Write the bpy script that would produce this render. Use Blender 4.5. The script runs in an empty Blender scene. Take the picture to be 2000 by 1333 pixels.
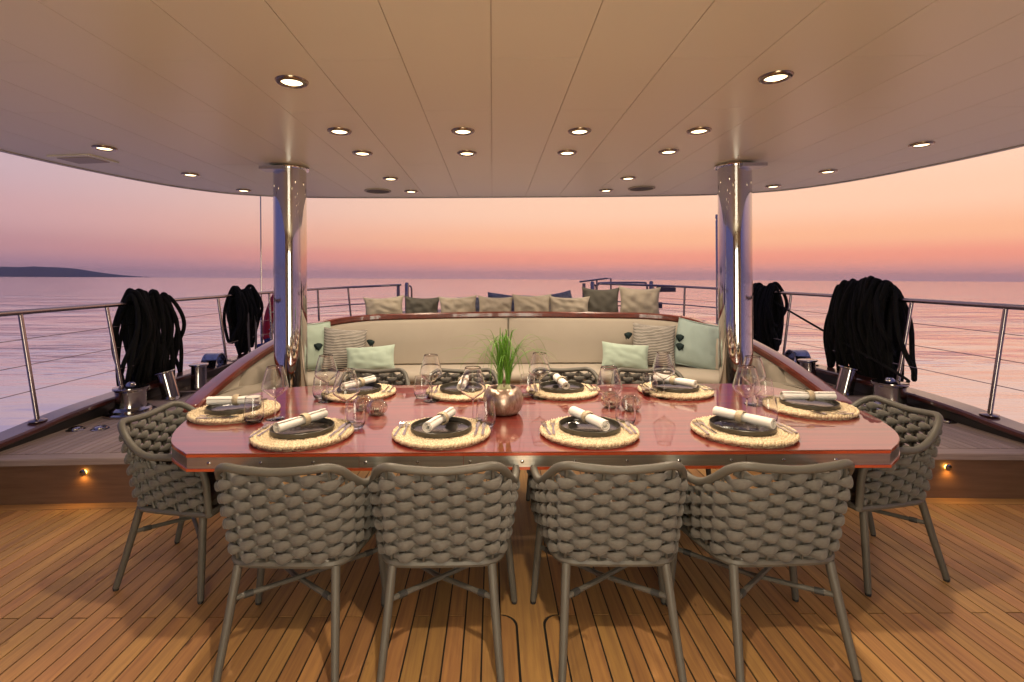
import bpy, bmesh, math, random
from mathutils import Vector, Matrix, Euler, noise
R = math.radians
PI = math.pi
rnd = random.Random(7)
SC = bpy.context.scene
COL = SC.collection

# ------------------------------------------------------------------ camera
cam_d = bpy.data.cameras.new('camera')
cam_d.sensor_width = 36.0
cam_d.lens = 18.0
cam_d.shift_x = 0.019
cam_d.shift_y = -0.0608
cam_d.clip_start = 0.05
cam_d.clip_end = 80000
cam = bpy.data.objects.new('camera', cam_d)
COL.objects.link(cam)
cam.location = (0, 0, 1.5)
cam.rotation_euler = (R(90), 0.006, 0)
SC.camera = cam

# ------------------------------------------------------------------ world: dusk sky
HEEL = 0.011                      # the boat heels a little against the sea
def lin(c):
    return tuple(((v / 255) / 12.92 if v / 255 <= 0.04045 else ((v / 255 + 0.055) / 1.055) ** 2.4) for v in c)
W = bpy.data.worlds.new('World')
SC.world = W
W.use_nodes = True
nt = W.node_tree
nt.nodes.clear()
def wn(t, **k):
    n = nt.nodes.new(t)
    for a, b in k.items():
        setattr(n, a, b)
    return n
def wl(a, b):
    nt.links.new(a, b)
def wmath(op, a, b=None, clamp=False):
    n = wn('ShaderNodeMath', operation=op, use_clamp=clamp)
    for i, v in enumerate((a, b)):
        if v is None:
            continue
        if isinstance(v, (int, float)):
            n.inputs[i].default_value = v
        else:
            wl(v, n.inputs[i])
    return n.outputs[0]
tc = wn('ShaderNodeTexCoord')
def wdot(vec, d):
    n = wn('ShaderNodeVectorMath', operation='DOT_PRODUCT')
    wl(vec, n.inputs[0])
    n.inputs[1].default_value = d
    return n.outputs['Value']
direc = tc.outputs['Generated']
elev = wmath('MAXIMUM', wdot(direc, (math.sin(HEEL), 0, math.cos(HEEL))), 0.0)
efac = wmath('POWER', elev, 0.5)
flat = wn('ShaderNodeVectorMath', operation='MULTIPLY')
wl(direc, flat.inputs[0]); flat.inputs[1].default_value = (1, 1, 0)
nrm = wn('ShaderNodeVectorMath', operation='NORMALIZE')
wl(flat.outputs[0], nrm.inputs[0])
GA = R(34)
glow = wdot(nrm.outputs[0], (math.sin(GA), math.cos(GA), 0))
def wramp(stops):
    n = wn('ShaderNodeValToRGB')
    cr = n.color_ramp
    cr.interpolation = 'B_SPLINE' if False else 'EASE'
    while len(cr.elements) < len(stops):
        cr.elements.new(0.5)
    for e, (p, c) in zip(cr.elements, stops):
        e.position = p
        e.color = (*lin(c), 1)
    wl(efac, n.inputs[0])
    return n.outputs[0]
r_glow = wramp([(0, (216, 160, 158)), (.11, (228, 158, 148)), (.20, (250, 160, 134)), (.27, (255, 186, 146)), (.36, (255, 204, 172)), (.46, (255, 212, 184)), (.65, (214, 186, 188)), (1, (112, 116, 166))])
r_side = wramp([(0, (172, 136, 154)), (.13, (164, 128, 148)), (.22, (186, 140, 148)), (.31, (200, 158, 164)), (.41, (196, 168, 178)), (.55, (160, 146, 180)), (1, (100, 106, 160))])
r_back = wramp([(0, (94, 88, 128)), (.3, (98, 96, 148)), (1, (98, 104, 160))])
def wmix(f, a, b):
    n = wn('ShaderNodeMix', data_type='RGBA')
    wl(f, n.inputs['Factor']); wl(a, n.inputs['A']); wl(b, n.inputs['B'])
    return n.outputs['Result']
def wrange(v, a, b):
    n = wn('ShaderNodeMapRange', interpolation_type='SMOOTHSTEP')
    wl(v, n.inputs['Value'])
    n.inputs['From Min'].default_value = a
    n.inputs['From Max'].default_value = b
    return n.outputs['Result']
col = wmix(wrange(glow, -0.75, 0.12), r_back, r_side)
col = wmix(wrange(glow, 0.05, 1.0), col, r_glow)
bg = wn('ShaderNodeBackground')
wl(col, bg.inputs['Color'])
bg.inputs['Strength'].default_value = 1.08
wo = wn('ShaderNodeOutputWorld')
wl(bg.outputs[0], wo.inputs[0])

SC.view_settings.view_transform = 'Standard'
SC.view_settings.look = 'None'
SC.view_settings.exposure = 0
SC.view_settings.gamma = 1
SC.view_settings.use_curve_mapping = False
SC.render.engine = 'CYCLES'
SC.cycles.use_denoising = True
SC.cycles.use_adaptive_sampling = True
SC.cycles.adaptive_threshold = .025
SC.cycles.adaptive_min_samples = 24
SC.cycles.max_bounces = 12
SC.cycles.diffuse_bounces = 3
SC.cycles.glossy_bounces = 5
SC.cycles.transmission_bounces = 10
SC.cycles.transparent_max_bounces = 24
SC.cycles.caustics_reflective = False
SC.cycles.caustics_refractive = False
SC.cycles.sample_clamp_indirect = 4
LAMP_COL = (1.0, 0.80, 0.58)
LAMP_POWER = 38.0

# ------------------------------------------------------------------ materials
MATS = {}
def mat(name, base=(.5, .5, .5), rough=.5, metal=0.0, vary=0.0, grain=None, bump=None, coat=0.0, coat_rough=.03, coat_ior=1.5,
        spec=.5, sheen=0.0, dark=None, spots=None, ior=None):
    """grain = (scale xyz, colour2, amount); bump = (scale xyz or float, strength, distance); vary = per object brightness change"""
    m = bpy.data.materials.new(name)
    m.use_nodes = True
    t = m.node_tree
    b = t.nodes['Principled BSDF']
    b.inputs['Roughness'].default_value = rough
    b.inputs['Metallic'].default_value = metal
    b.inputs['Specular IOR Level'].default_value = spec
    if ior: b.inputs['IOR'].default_value = ior
    if coat:
        b.inputs['Coat Weight'].default_value = coat
        b.inputs['Coat Roughness'].default_value = coat_rough
        b.inputs['Coat IOR'].default_value = coat_ior
    if sheen:
        b.inputs['Sheen Weight'].default_value = sheen
    L = t.links.new
    N = t.nodes.new
    co = N('ShaderNodeTexCoord')
    oi = N('ShaderNodeObjectInfo')
    off = N('ShaderNodeVectorMath'); off.operation = 'MULTIPLY_ADD'
    cmb = N('ShaderNodeCombineXYZ')
    for i in range(3):
        L(oi.outputs['Random'], cmb.inputs[i])
    L(cmb.outputs[0], off.inputs[0]); off.inputs[1].default_value = (37, 23, 51)
    L(co.outputs['Object'], off.inputs[2])
    vec = off.outputs[0]
    def mapped(s):
        mp = N('ShaderNodeMapping')
        mp.inputs['Scale'].default_value = s if isinstance(s, tuple) else (s, s, s)
        L(vec, mp.inputs['Vector'])
        return mp.outputs[0]
    col = N('ShaderNodeRGB'); col.outputs[0].default_value = (*base, 1)
    c = col.outputs[0]
    def mixc(f, a, bb, blend='MIX'):
        n = N('ShaderNodeMix'); n.data_type = 'RGBA'; n.blend_type = blend
        if isinstance(f, float): n.inputs['Factor'].default_value = f
        else: L(f, n.inputs['Factor'])
        L(a, n.inputs['A'])
        if isinstance(bb, tuple): n.inputs['B'].default_value = (*bb, 1)
        else: L(bb, n.inputs['B'])
        return n.outputs['Result']
    if grain:
        sc, c2, amt = grain
        nz = N('ShaderNodeTexNoise'); nz.inputs['Scale'].default_value = 1; nz.inputs['Detail'].default_value = 5; nz.inputs['Roughness'].default_value = .6
        L(mapped(sc), nz.inputs['Vector'])
        rg = N('ShaderNodeMapRange'); rg.inputs['From Min'].default_value = .35; rg.inputs['From Max'].default_value = .68
        rg.inputs['To Max'].default_value = amt
        L(nz.outputs['Fac'], rg.inputs['Value'])
        c = mixc(rg.outputs['Result'], c, c2)
    if spots:
        sc, c2, lo, hi = spots
        nz = N('ShaderNodeTexNoise'); nz.inputs['Scale'].default_value = 1; nz.inputs['Detail'].default_value = 3
        L(mapped(sc), nz.inputs['Vector'])
        rg = N('ShaderNodeMapRange'); rg.inputs['From Min'].default_value = lo; rg.inputs['From Max'].default_value = hi
        L(nz.outputs['Fac'], rg.inputs['Value'])
        c = mixc(rg.outputs['Result'], c, c2)
    if vary:
        hs = N('ShaderNodeHueSaturation')
        mr = N('ShaderNodeMapRange'); mr.inputs['To Min'].default_value = 1 - vary; mr.inputs['To Max'].default_value = 1 + vary
        L(oi.outputs['Random'], mr.inputs['Value'])
        L(mr.outputs['Result'], hs.inputs['Value'])
        mh = N('ShaderNodeMapRange'); mh.inputs['To Min'].default_value = .493; mh.inputs['To Max'].default_value = .507
        ma = N('ShaderNodeMath'); ma.operation = 'FRACT'
        mb = N('ShaderNodeMath'); mb.operation = 'MULTIPLY'; mb.inputs[1].default_value = 13.7
        L(oi.outputs['Random'], mb.inputs[0]); L(mb.outputs[0], ma.inputs[0]); L(ma.outputs[0], mh.inputs['Value'])
        L(mh.outputs['Result'], hs.inputs['Hue'])
        L(c, hs.inputs['Color'])
        c = hs.outputs[0]
    L(c, b.inputs['Base Color'])
    if bump:
        sc, st, dist = bump
        nz = N('ShaderNodeTexNoise'); nz.inputs['Scale'].default_value = 1; nz.inputs['Detail'].default_value = 3
        L(mapped(sc), nz.inputs['Vector'])
        bp = N('ShaderNodeBump'); bp.inputs['Strength'].default_value = st; bp.inputs['Distance'].default_value = dist
        L(nz.outputs['Fac'], bp.inputs['Height'])
        L(bp.outputs[0], b.inputs['Normal'])
        if coat and st < .2:
            L(bp.outputs[0], b.inputs['Coat Normal'])
    MATS[name] = m
    return m

TEAK = (.43, .225, .075)
mat('teak', TEAK, .55, vary=.2, grain=((60, 2.2, 60), (.24, .115, .052), .75), spots=((14, 5, 14), (.13, .055, .022), .70, .78), bump=((150, 6, 150), .12, .004))
mat('teak_cross', TEAK, .55, vary=.12, grain=((2.2, 60, 60), (.24, .115, .052), .75), spots=((5, 14, 14), (.15, .065, .028), .72, .80), bump=((6, 150, 150), .12, .004))
mat('riser_wood', (.17, .092, .055), .45, grain=((2.5, 40, 40), (.11, .055, .034), .8), spots=((3, 30, 30), (.07, .03, .018), .66, .76), bump=((6, 120, 120), .1, .004))
mat('teak_grey_cross', (.33, .25, .225), .6, vary=.1, grain=((2.5, 70, 70), (.22, .16, .14), .7))
mat('teak_grey', (.35, .265, .24), .6, vary=.16, grain=((70, 2.5, 70), (.23, .165, .145), .7), bump=((150, 6, 150), .12, .004))
mat('caulk', (.012, .011, .011), .6)
mat('bulwark_wood', (.075, .014, .010), .4, grain=((18, 4, 18), (.04, .008, .006), .7), coat=1, coat_rough=.08, coat_ior=1.33)
mat('rail_steel', (.34, .28, .27), .22, 1.0)
mat('mahogany', (.17, .025, .010), .35, grain=((18, 4, 18), (.07, .009, .005), .7), coat=1, coat_rough=.04, coat_ior=1.42, bump=((9, 9, 9), .03, .02))
mat('table_red', (.22, .015, .007), .35, grain=((1.3, 30, 20), (.07, .005, .003), .85), coat=1, coat_rough=.0, coat_ior=3.2)
mat('table_edge', (.40, .065, .013), .35, grain=((1.5, 40, 60), (.45, .05, .01), .6), coat=1, coat_rough=.05)
mat('steel', (.44, .41, .40), .13, 1.0, bump=((30, 30, 30), .02, .01))
mat('pillar_steel', (.63, .61, .60), .055, 1.0, bump=((7, 7, 1.2), .02, .02))
mat('brushed', (.64, .61, .55), .30, 1.0, grain=((1.2, 90, 90), (.40, .38, .34), .7), bump=((3, 260, 260), .06, .002))
mat('cutlery_steel', (.62, .60, .58), .10, 1.0)
mat('frame_paint', (.092, .085, .071), .42, spec=.4)
mat('weave', (.118, .109, .095), .85, grain=((40, 40, 240), (.088, .081, .070), .8), bump=((130, 130, 560), .45, .003), sheen=.15, vary=.05)
mat('seat_pad', (.10, .092, .075), .9, bump=(300, .3, .002))
mat('black_clip', (.03, .03, .028), .5)
mat('rope_black', (.010, .0098, .0095), .92, spec=.15, bump=((80, 80, 80), .7, .012), vary=.25)
mat('webbing', (.10, .09, .088), .8, grain=((2, 2, 90), (.03, .03, .03), .9))
mat('linen', (.42, .37, .305), .9, spec=.2, grain=((2.5, 2.5, 2.5), (.385, .335, .275), .7), bump=((260, 260, 260), .15, .002), sheen=.1)
mat('linen_base', (.52, .46, .38), .6)
mat('cushion_taupe', (.44, .385, .31), .9, spec=.2, bump=((220, 220, 220), .2, .002), vary=.06)
mat('cushion_dark', (.115, .108, .092), .9, spec=.2, bump=((220, 220, 220), .2, .002))
mat('cushion_blue', (.27, .28, .30), .9, spec=.2, grain=((30, 30, 30), (.12, .13, .165), .9))
mat('mint', (.43, .53, .44), .9, spec=.2, bump=((240, 240, 240), .15, .002), sheen=.1)
mat('mint_blue', (.36, .45, .42), .9, spec=.2, bump=((240, 240, 240), .15, .002), sheen=.1)
mat('tassel', (.022, .035, .035), .95, spec=.1)
mat('straw', (.72, .60, .42), .75, grain=((160, 160, 60), (.46, .34, .20), .85), spec=.3)
mat('plate_black', (.018, .016, .014), .06, spec=.5, ior=1.9, bump=((28, 28, 28), .10, .01))
mat('plate_rim', (.05, .043, .03), .35)
mat('napkin', (.74, .71, .66), .9, spec=.2, bump=((180, 180, 180), .2, .002))
mat('napkin_ring', (.46, .37, .25), .55, .3, bump=((160, 160, 160), .7, .004))
mat('pot', (.52, .40, .33), .28, .85, grain=((110, 110, 30), (.25, .15, .11), .8), bump=((120, 120, 120), .3, .004))
mat('soil', (.06, .038, .022), .95)
mat('bulb', (.40, .38, .22), .6)
mat('grass', (.15, .34, .035), .42, grain=((8, 8, 8), (.08, .22, .02), .8), spec=.4)
mat('ceiling_panel', (.78, .735, .59), .30, spec=.45, bump=((2.2, 2.2, 2.2), .02, .02))
mat('ceiling_gap', (.62, .54, .44), .5)
mat('roof_paint', (.46, .41, .36), .4)
mat('bronze_ring', (.30, .23, .16), .22, 1.0)
mat('grille', (.12, .10, .085), .6)
mat('hatch_paint', (.42, .35, .28), .45)
mat('flag_red', (.45, .012, .035), .8)
mat('flag_white', (.55, .55, .60), .8)
mat('flag_blue', (.03, .04, .16), .8)
mat('dark_box', (.10, .075, .085), .5)
mat('cream_wall', (.66, .58, .46), .45)
mat('bulwark_paint', (.02, .016, .015), .4)
mat('rubber', (.015, .015, .015), .7)
mat('island', (.022, .048, .10), .95, spec=.0)  # blue of the distant haze put into the base colour

def emit(name, colr, strength):
    m = bpy.data.materials.new(name); m.use_nodes = True
    t = m.node_tree; t.nodes.clear()
    e = t.nodes.new('ShaderNodeEmission'); e.inputs[0].default_value = (*colr, 1); e.inputs[1].default_value = strength
    o = t.nodes.new('ShaderNodeOutputMaterial'); t.links.new(e.outputs[0], o.inputs[0])
    MATS[name] = m
emit('lamp_glass', (1.0, .74, .42), 5.0)
emit('step_glow', (1.0, .50, .08), 22.0)
emit('saloon_fill', (1.0, .91, .70), 10.0)  # added glow for the unseen door panes, fills the deck from behind
mat('dark_glass', (.02, .02, .025), .04)

def glass(name, tint, rough=0.0, ior=1.47):
    m = bpy.data.materials.new(name); m.use_nodes = True
    b = m.node_tree.nodes['Principled BSDF']
    b.inputs['Base Color'].default_value = (*tint, 1)
    b.inputs['Transmission Weight'].default_value = 1
    b.inputs['Roughness'].default_value = rough
    b.inputs['IOR'].default_value = ior
    MATS[name] = m
glass('glass', (.99, .985, .985))
glass('glass_amber', (.93, .86, .76), .02)

def haze_mat():
    m = bpy.data.materials.new('haze_air'); m.use_nodes = True
    t = m.node_tree; t.nodes.clear()
    v = t.nodes.new('ShaderNodeVolumePrincipled'); o = t.nodes.new('ShaderNodeOutputMaterial')
    v.inputs['Color'].default_value = (.90, .88, .93, 1)
    v.inputs['Density'].default_value = HAZE_DENSITY
    t.links.new(v.outputs[0], o.inputs['Volume'])
    MATS['haze_air'] = m
HAZE_DENSITY = 6.0e-5
haze_mat()

# striped cushion print: fine dark lines on off white
def stripe_mat():
    m = mat('striped', (.56, .52, .45), .9, spec=.2, bump=((240, 240, 240), .15, .002))
    t = m.node_tree; N = t.nodes.new; L = t.links.new
    co = N('ShaderNodeTexCoord')
    w = N('ShaderNodeTexWave'); w.wave_type = 'BANDS'; w.bands_direction = 'Z'; w.wave_profile = 'SIN'
    w.inputs['Scale'].default_value = 21; w.inputs['Distortion'].default_value = .9; w.inputs['Detail'].default_value = 1; w.inputs['Detail Scale'].default_value = 2.0
    L(co.outputs['Object'], w.inputs['Vector'])
    rp = N('ShaderNodeValToRGB'); rp.color_ramp.elements[0].position = .42; rp.color_ramp.elements[1].position = .55
    rp.color_ramp.elements[0].color = (.055, .05, .05, 1); rp.color_ramp.elements[1].color = (.56, .52, .46, 1)
    L(w.outputs['Fac'], rp.inputs[0])
    L(rp.outputs[0], t.nodes['Principled BSDF'].inputs['Base Color'])
stripe_mat()

# sea: dark water with long soft swells and fine ripples
def sea_mat():
    m = bpy.data.materials.new('sea_water'); m.use_nodes = True
    t = m.node_tree; b = t.nodes['Principled BSDF']; N = t.nodes.new; L = t.links.new
    b.inputs['Base Color'].default_value = (.98, .90, .86, 1)
    b.inputs['Roughness'].default_value = .08
    b.inputs['IOR'].default_value = 2.2
    b.inputs['Metallic'].default_value = .5
    b.inputs['Specular IOR Level'].default_value = .5
    co = N('ShaderNodeTexCoord')
    def nz(s, d, rot=0):
        mp = N('ShaderNodeMapping'); mp.inputs['Scale'].default_value = s; mp.inputs['Rotation'].default_value = (0, 0, rot)
        L(co.outputs['Object'], mp.inputs['Vector'])
        n = N('ShaderNodeTexNoise'); n.inputs['Scale'].default_value = 1; n.inputs['Detail'].default_value = d; n.inputs['Roughness'].default_value = .5
        L(mp.outputs[0], n.inputs['Vector'])
        return n.outputs['Fac']
    def mm(op, a, b_):
        n = N('ShaderNodeMath'); n.operation = op
        for q, v in enumerate((a, b_)):
            if isinstance(v, (int, float)): n.inputs[q].default_value = v
            else: L(v, n.inputs[q])
        return n.outputs[0]
    # long swell, and ripples that come and go in patches
    patch = N('ShaderNodeMapRange'); patch.interpolation_type = 'SMOOTHSTEP'
    patch.inputs['From Min'].default_value = .44; patch.inputs['From Max'].default_value = .66
    patch.inputs['To Min'].default_value = .25; patch.inputs['To Max'].default_value = 1.35
    L(nz((.045, .11, 1), 3, .2), patch.inputs['Value'])
    rip = mm('MULTIPLY', nz((.38, 1.25, 1), 3, -.08), patch.outputs['Result'])
    b1 = N('ShaderNodeBump'); b1.inputs['Strength'].default_value = 1; b1.inputs['Distance'].default_value = .34
    L(nz((.07, .16, 1), 2, .15), b1.inputs['Height'])
    b2 = N('ShaderNodeBump'); b2.inputs['Strength'].default_value = 1; b2.inputs['Distance'].default_value = .135
    L(rip, b2.inputs['Height']); L(b1.outputs[0], b2.inputs['Normal'])
    L(b2.outputs[0], b.inputs['Normal'])
    MATS['sea_water'] = m
sea_mat()

# ------------------------------------------------------------------ mesh helpers
class MB:
    def __init__(s):
        s.v = []; s.f = []
    def add(s, vs, fs):
        o = len(s.v)
        s.v += [tuple(p) for p in vs]
        s.f += [tuple(i + o for i in f) for f in fs]
        return s
    def box(s, x0, x1, y0, y1, z0, z1):
        vs = [(x, y, z) for z in (z0, z1) for y in (y0, y1) for x in (x0, x1)]
        return s.add(vs, [(0, 2, 3, 1), (4, 5, 7, 6), (0, 1, 5, 4), (2, 6, 7, 3), (0, 4, 6, 2), (1, 3, 7, 5)])
    def obox(s, c, size, M):
        x, y, z = (d / 2 for d in size)
        vs = [Vector(c) + M @ Vector((a, b, e)) for e in (-z, z) for b in (-y, y) for a in (-x, x)]
        return s.add(vs, [(0, 2, 3, 1), (4, 5, 7, 6), (0, 1, 5, 4), (2, 6, 7, 3), (0, 4, 6, 2), (1, 3, 7, 5)])
    def rings(s, rs, closed=False, cap=True):
        n = len(rs[0]); o = len(s.v)
        for r in rs:
            s.v += [tuple(p) for p in r]
        m = len(rs)
        for i in range(m if closed else m - 1):
            a = o + i * n; b = o + ((i + 1) % m) * n
            for k in range(n):
                k2 = (k + 1) % n
                s.f.append((a + k, a + k2, b + k2, b + k))
        if cap and not closed:
            s.f.append(tuple(o + k for k in reversed(range(n))))
            s.f.append(tuple(o + (m - 1) * n + k for k in range(n)))
        return s
    def tube(s, pts, r, n=8, closed=False, cap=True, flat=1.0):
        pts = [Vector(p) for p in pts]
        m = len(pts)
        rad = r if isinstance(r, (list, tuple)) else [r] * m
        ups = None; rs = []
        for i, p in enumerate(pts):
            if closed:
                t = pts[(i + 1) % m] - pts[i - 1]
            else:
                t = pts[min(i + 1, m - 1)] - pts[max(i - 1, 0)]
            t.normalize()
            if ups is None:
                ups = Vector((0, 0, 1)) if abs(t.z) < .9 else Vector((0, 1, 0))
            ups = (ups - t * ups.dot(t))
            if ups.length < 1e-5:
                ups = t.orthogonal()
            ups.normalize()
            sd = t.cross(ups)
            rs.append([p + (ups * math.sin(2 * PI * k / n) * flat + sd * math.cos(2 * PI * k / n)) * rad[i] for k in range(n)])
        return s.rings(rs, closed, cap)
    def lathe(s, prof, n=24, c=(0, 0, 0)):
        o = len(s.v); m = len(prof)
        for r, z in prof:
            for k in range(n):
                a = 2 * PI * k / n
                s.v.append((c[0] + r * math.cos(a), c[1] + r * math.sin(a), c[2] + z))
        for i in range(m - 1):
            for k in range(n):
                k2 = (k + 1) % n
                s.f.append((o + i * n + k, o + i * n + k2, o + (i + 1) * n + k2, o + (i + 1) * n + k))
        return s
    def cyl(s, a, b, r, n=16, r2=None):
        return s.tube([a, b], [r, r if r2 is None else r2], n)
    def prism(s, poly, z0, z1, bev=0.0):
        """poly counter-clockwise list of (x, y); bev chamfers the upper edge"""
        n = len(poly); o = len(s.v)
        levels = [(0, z0), (0, z1)] if not bev else [(0, z0), (0, z1 - bev), (bev, z1)]
        def inset(d):
            if d == 0:
                return poly
            out = []
            for i in range(n):
                a = Vector(poly[i - 1]); b_ = Vector(poly[i]); c = Vector(poly[(i + 1) % n])
                e1 = (b_ - a); e2 = (c - b_)
                if e1.length < 1e-9 or e2.length < 1e-9:
                    out.append(tuple(b_)); continue
                e1.normalize(); e2.normalize()
                n1 = Vector((-e1.y, e1.x)); n2 = Vector((-e2.y, e2.x))
                k = 1 + n1.dot(n2)
                out.append(tuple(b_ + (n1 + n2) / max(k, .3) * d))
            return out
        for d, z in levels:
            s.v += [(x, y, z) for x, y in inset(d)]
        for i in range(len(levels) - 1):
            for k in range(n):
                k2 = (k + 1) % n
                s.f.append((o + i * n + k, o + i * n + k2, o + (i + 1) * n + k2, o + (i + 1) * n + k))
        s.f.append(tuple(o + k for k in reversed(range(n))))
        t = o + (len(levels) - 1) * n
        s.f.append(tuple(t + k for k in range(n)))
        return s
    def mesh(s, name, material, smooth=True, angle=38):
        me = bpy.data.meshes.new(name)
        me.from_pydata(s.v, [], s.f)
        me.materials.append(MATS[material])
        if smooth:
            me.polygons.foreach_set('use_smooth', [True] * len(me.polygons))
            me.set_sharp_from_angle(angle=R(angle))
        me.update()
        return me
    def build(s, name, material, parent=None, smooth=True, angle=38):
        return link(name, s.mesh(name, material, smooth, angle), parent)

def link(name, me, parent=None):
    o = bpy.data.objects.new(name, me)
    COL.objects.link(o)
    if parent is not None:
        o.parent = parent
    return o
def tag(o, label=None, cat=None, group=None, kind=None):
    if label: o['label'] = label
    if cat: o['category'] = cat
    if group: o['group'] = group
    if kind: o['kind'] = kind
    return o
def thing(name, label, cat, loc=(0, 0, 0), rz=0.0, group=None):
    o = bpy.data.objects.new(name, None)
    o.empty_display_size = .1
    COL.objects.link(o)
    o.location = loc
    o.rotation_euler = (0, 0, rz)
    return tag(o, label, cat, group)
def copy_tree(o, parent=None):
    c = o.copy(); COL.objects.link(c)
    if parent is not None:
        c.parent = parent
    for ch in o.children:
        copy_tree(ch, c)
    return c
def spline(pts, per=8, closed=False):
    """Catmull-Rom through points of any dimension"""
    P = [Vector(p) for p in pts]; n = len(P); out = []
    for i in range(n if closed else n - 1):
        p1, p2 = P[i], P[(i + 1) % n]
        p0 = P[i - 1] if (i > 0 or closed) else p1 * 2 - p2
        p3 = P[(i + 2) % n] if (i + 2 < n or closed) else p2 * 2 - p1
        for k in range(per):
            t = k / per
            out.append(.5 * ((2 * p1) + (p2 - p0) * t + (2 * p0 - 5 * p1 + 4 * p2 - p3) * t * t + (3 * p1 - p0 - 3 * p2 + p3) * t ** 3))
    if not closed:
        out.append(P[-1].copy())
    return out
def resample(pts, n):
    L = [0]
    for a, b in zip(pts, pts[1:]):
        L.append(L[-1] + (b - a).length)
    out = []; j = 0
    for k in range(n):
        s = L[-1] * k / (n - 1)
        while j < len(L) - 2 and L[j + 1] < s:
            j += 1
        t = (s - L[j]) / max(L[j + 1] - L[j], 1e-9)
        out.append(pts[j].lerp(pts[j + 1], t))
    return out
def clip(poly, keep):
    """Sutherland-Hodgman against a half plane keep = (nx, ny, c): nx x + ny y <= c"""
    nx, ny, c = keep; out = []
    for i in range(len(poly)):
        a = poly[i - 1]; b = poly[i]
        da = nx * a[0] + ny * a[1] - c; db = nx * b[0] + ny * b[1] - c
        if da * db < 0:
            t = da / (da - db)
            out.append((a[0] + (b[0] - a[0]) * t, a[1] + (b[1] - a[1]) * t))
        if db <= 0:
            out.append(b)
    return out
CX = 0.155                        # the boat's centre line

# ------------------------------------------------------------------ sea and island
mb = MB()
RS = [2, 12, 40, 150, 600, 2500, 12000]
seg = 96
mb.v.append((0, 0, 0))
for r in RS:
    mb.v += [(r * math.cos(2 * PI * k / seg), r * math.sin(2 * PI * k / seg), 0) for k in range(seg)]
mb.f += [(0, 1 + k, 1 + (k + 1) % seg) for k in range(seg)]
for i in range(len(RS) - 1):
    for k in range(seg):
        k2 = (k + 1) % seg
        mb.f.append((1 + i * seg + k, 1 + (i + 1) * seg + k, 1 + (i + 1) * seg + k2, 1 + i * seg + k2))
sea = tag(mb.build('sea', 'sea_water', smooth=False), 'calm open sea mirroring the pink dusk sky out to the horizon', kind='structure')
sea.location = (0, 0, -2.3)
sea.rotation_euler = (0, HEEL, 0)

# low island far off on the left, tilted with the sea
D = 6000.0
prof = [(-2300, 60), (-2000, 95), (-1700, 80), (-1400, 100), (-1150, 108), (-1060, 112), (-985, 112), (-930, 121), (-905, 124), (-870, 119), (-835, 113), (-800, 112), (-770, 108), (-735, 98), (-700, 82), (-660, 58), (-620, 32), (-585, 12), (-560, 0)]
mb = MB(); rows = []
for j, (dy, k) in enumerate([(-240, 0.0), (-180, .35), (-100, .7), (0, 1.0), (240, .9), (600, .5), (1100, 0.0)]):
    rows.append([((x + 560) * 2.26 - 4602 + 20 * noise.noise((x * .01, j, 3)), D + dy, h * k * (1 + .12 * noise.noise((x * .012, j * 1.3, 0))) if k else -1) for x, h in prof])
for r in rows:
    mb.v += r
n = len(prof)
for j in range(len(rows) - 1):
    for i in range(n - 1):
        mb.f.append((j * n + i, j * n + i + 1, (j + 1) * n + i + 1, (j + 1) * n + i))
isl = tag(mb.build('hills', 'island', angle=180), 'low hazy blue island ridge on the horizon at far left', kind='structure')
isl.location = (0, 0, -2.3)
isl.rotation_euler = (0, HEEL, 0)
HAZE = True
if HAZE:
    hz = tag(MB().box(-12100, 12100, -12100, 12100, -2.0, 146.0).build('haze', 'haze_air', smooth=False), 'thin dusk haze over the sea', kind='stuff')
    hz.location = (0, 0, -2.3)
    hz.rotation_euler = (0, HEEL, 0)

# ------------------------------------------------------------------ main deck: caulk sheet with teak planks
def step_y(x):                    # the line of the step, a shallow arc
    return 3.51 - .0062 * (x - CX) ** 2
deck = MB().box(-4.2, 4.5, -2.6, 6.0, -.05, -.004).build('deck', 'caulk', smooth=False)
tag(deck, 'main teak deck of narrow planks with black caulked seams', kind='structure')
def plank(poly, parent, m='teak', z0=-.03, z1=0.0, name='plank'):
    return MB().prism(poly, z0, z1).build(name, m, parent, smooth=False)
PW = .0765; CG = .0035            # pitch and half seam
KH = .131                         # half width of the wide centre plank
k = 0
for side in (-1, 1):
    for i in range(46):
        a = KH + i * PW + CG; b = KH + (i + 1) * PW - CG
        x0, x1 = (CX + a, CX + b) if side > 0 else (CX - b, CX - a)
        xm = (x0 + x1) / 2
        end = 4.75 if abs(xm - CX) < 2.02 else None
        e0 = (end or step_y(x0) - .094); e1 = (end or step_y(x1) - .094)
        joints = [2.28] if i % 2 == 0 else [1.12 + .12 * (i % 3)]
        joints.append(joints[0] - 2.1 - .05 * (i % 3))
        cuts = [-2.55] + sorted(j for j in joints if j > -2.5)
        for q, c0 in enumerate(cuts):
            c1 = cuts[q + 1] - CG if q + 1 < len(cuts) else None
            y0 = c0 + (CG if q else 0)
            poly = [(x0, y0), (x1, y0), (x1, c1 or e1), (x0, c1 or e0)]
            plank(poly, deck)
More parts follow.
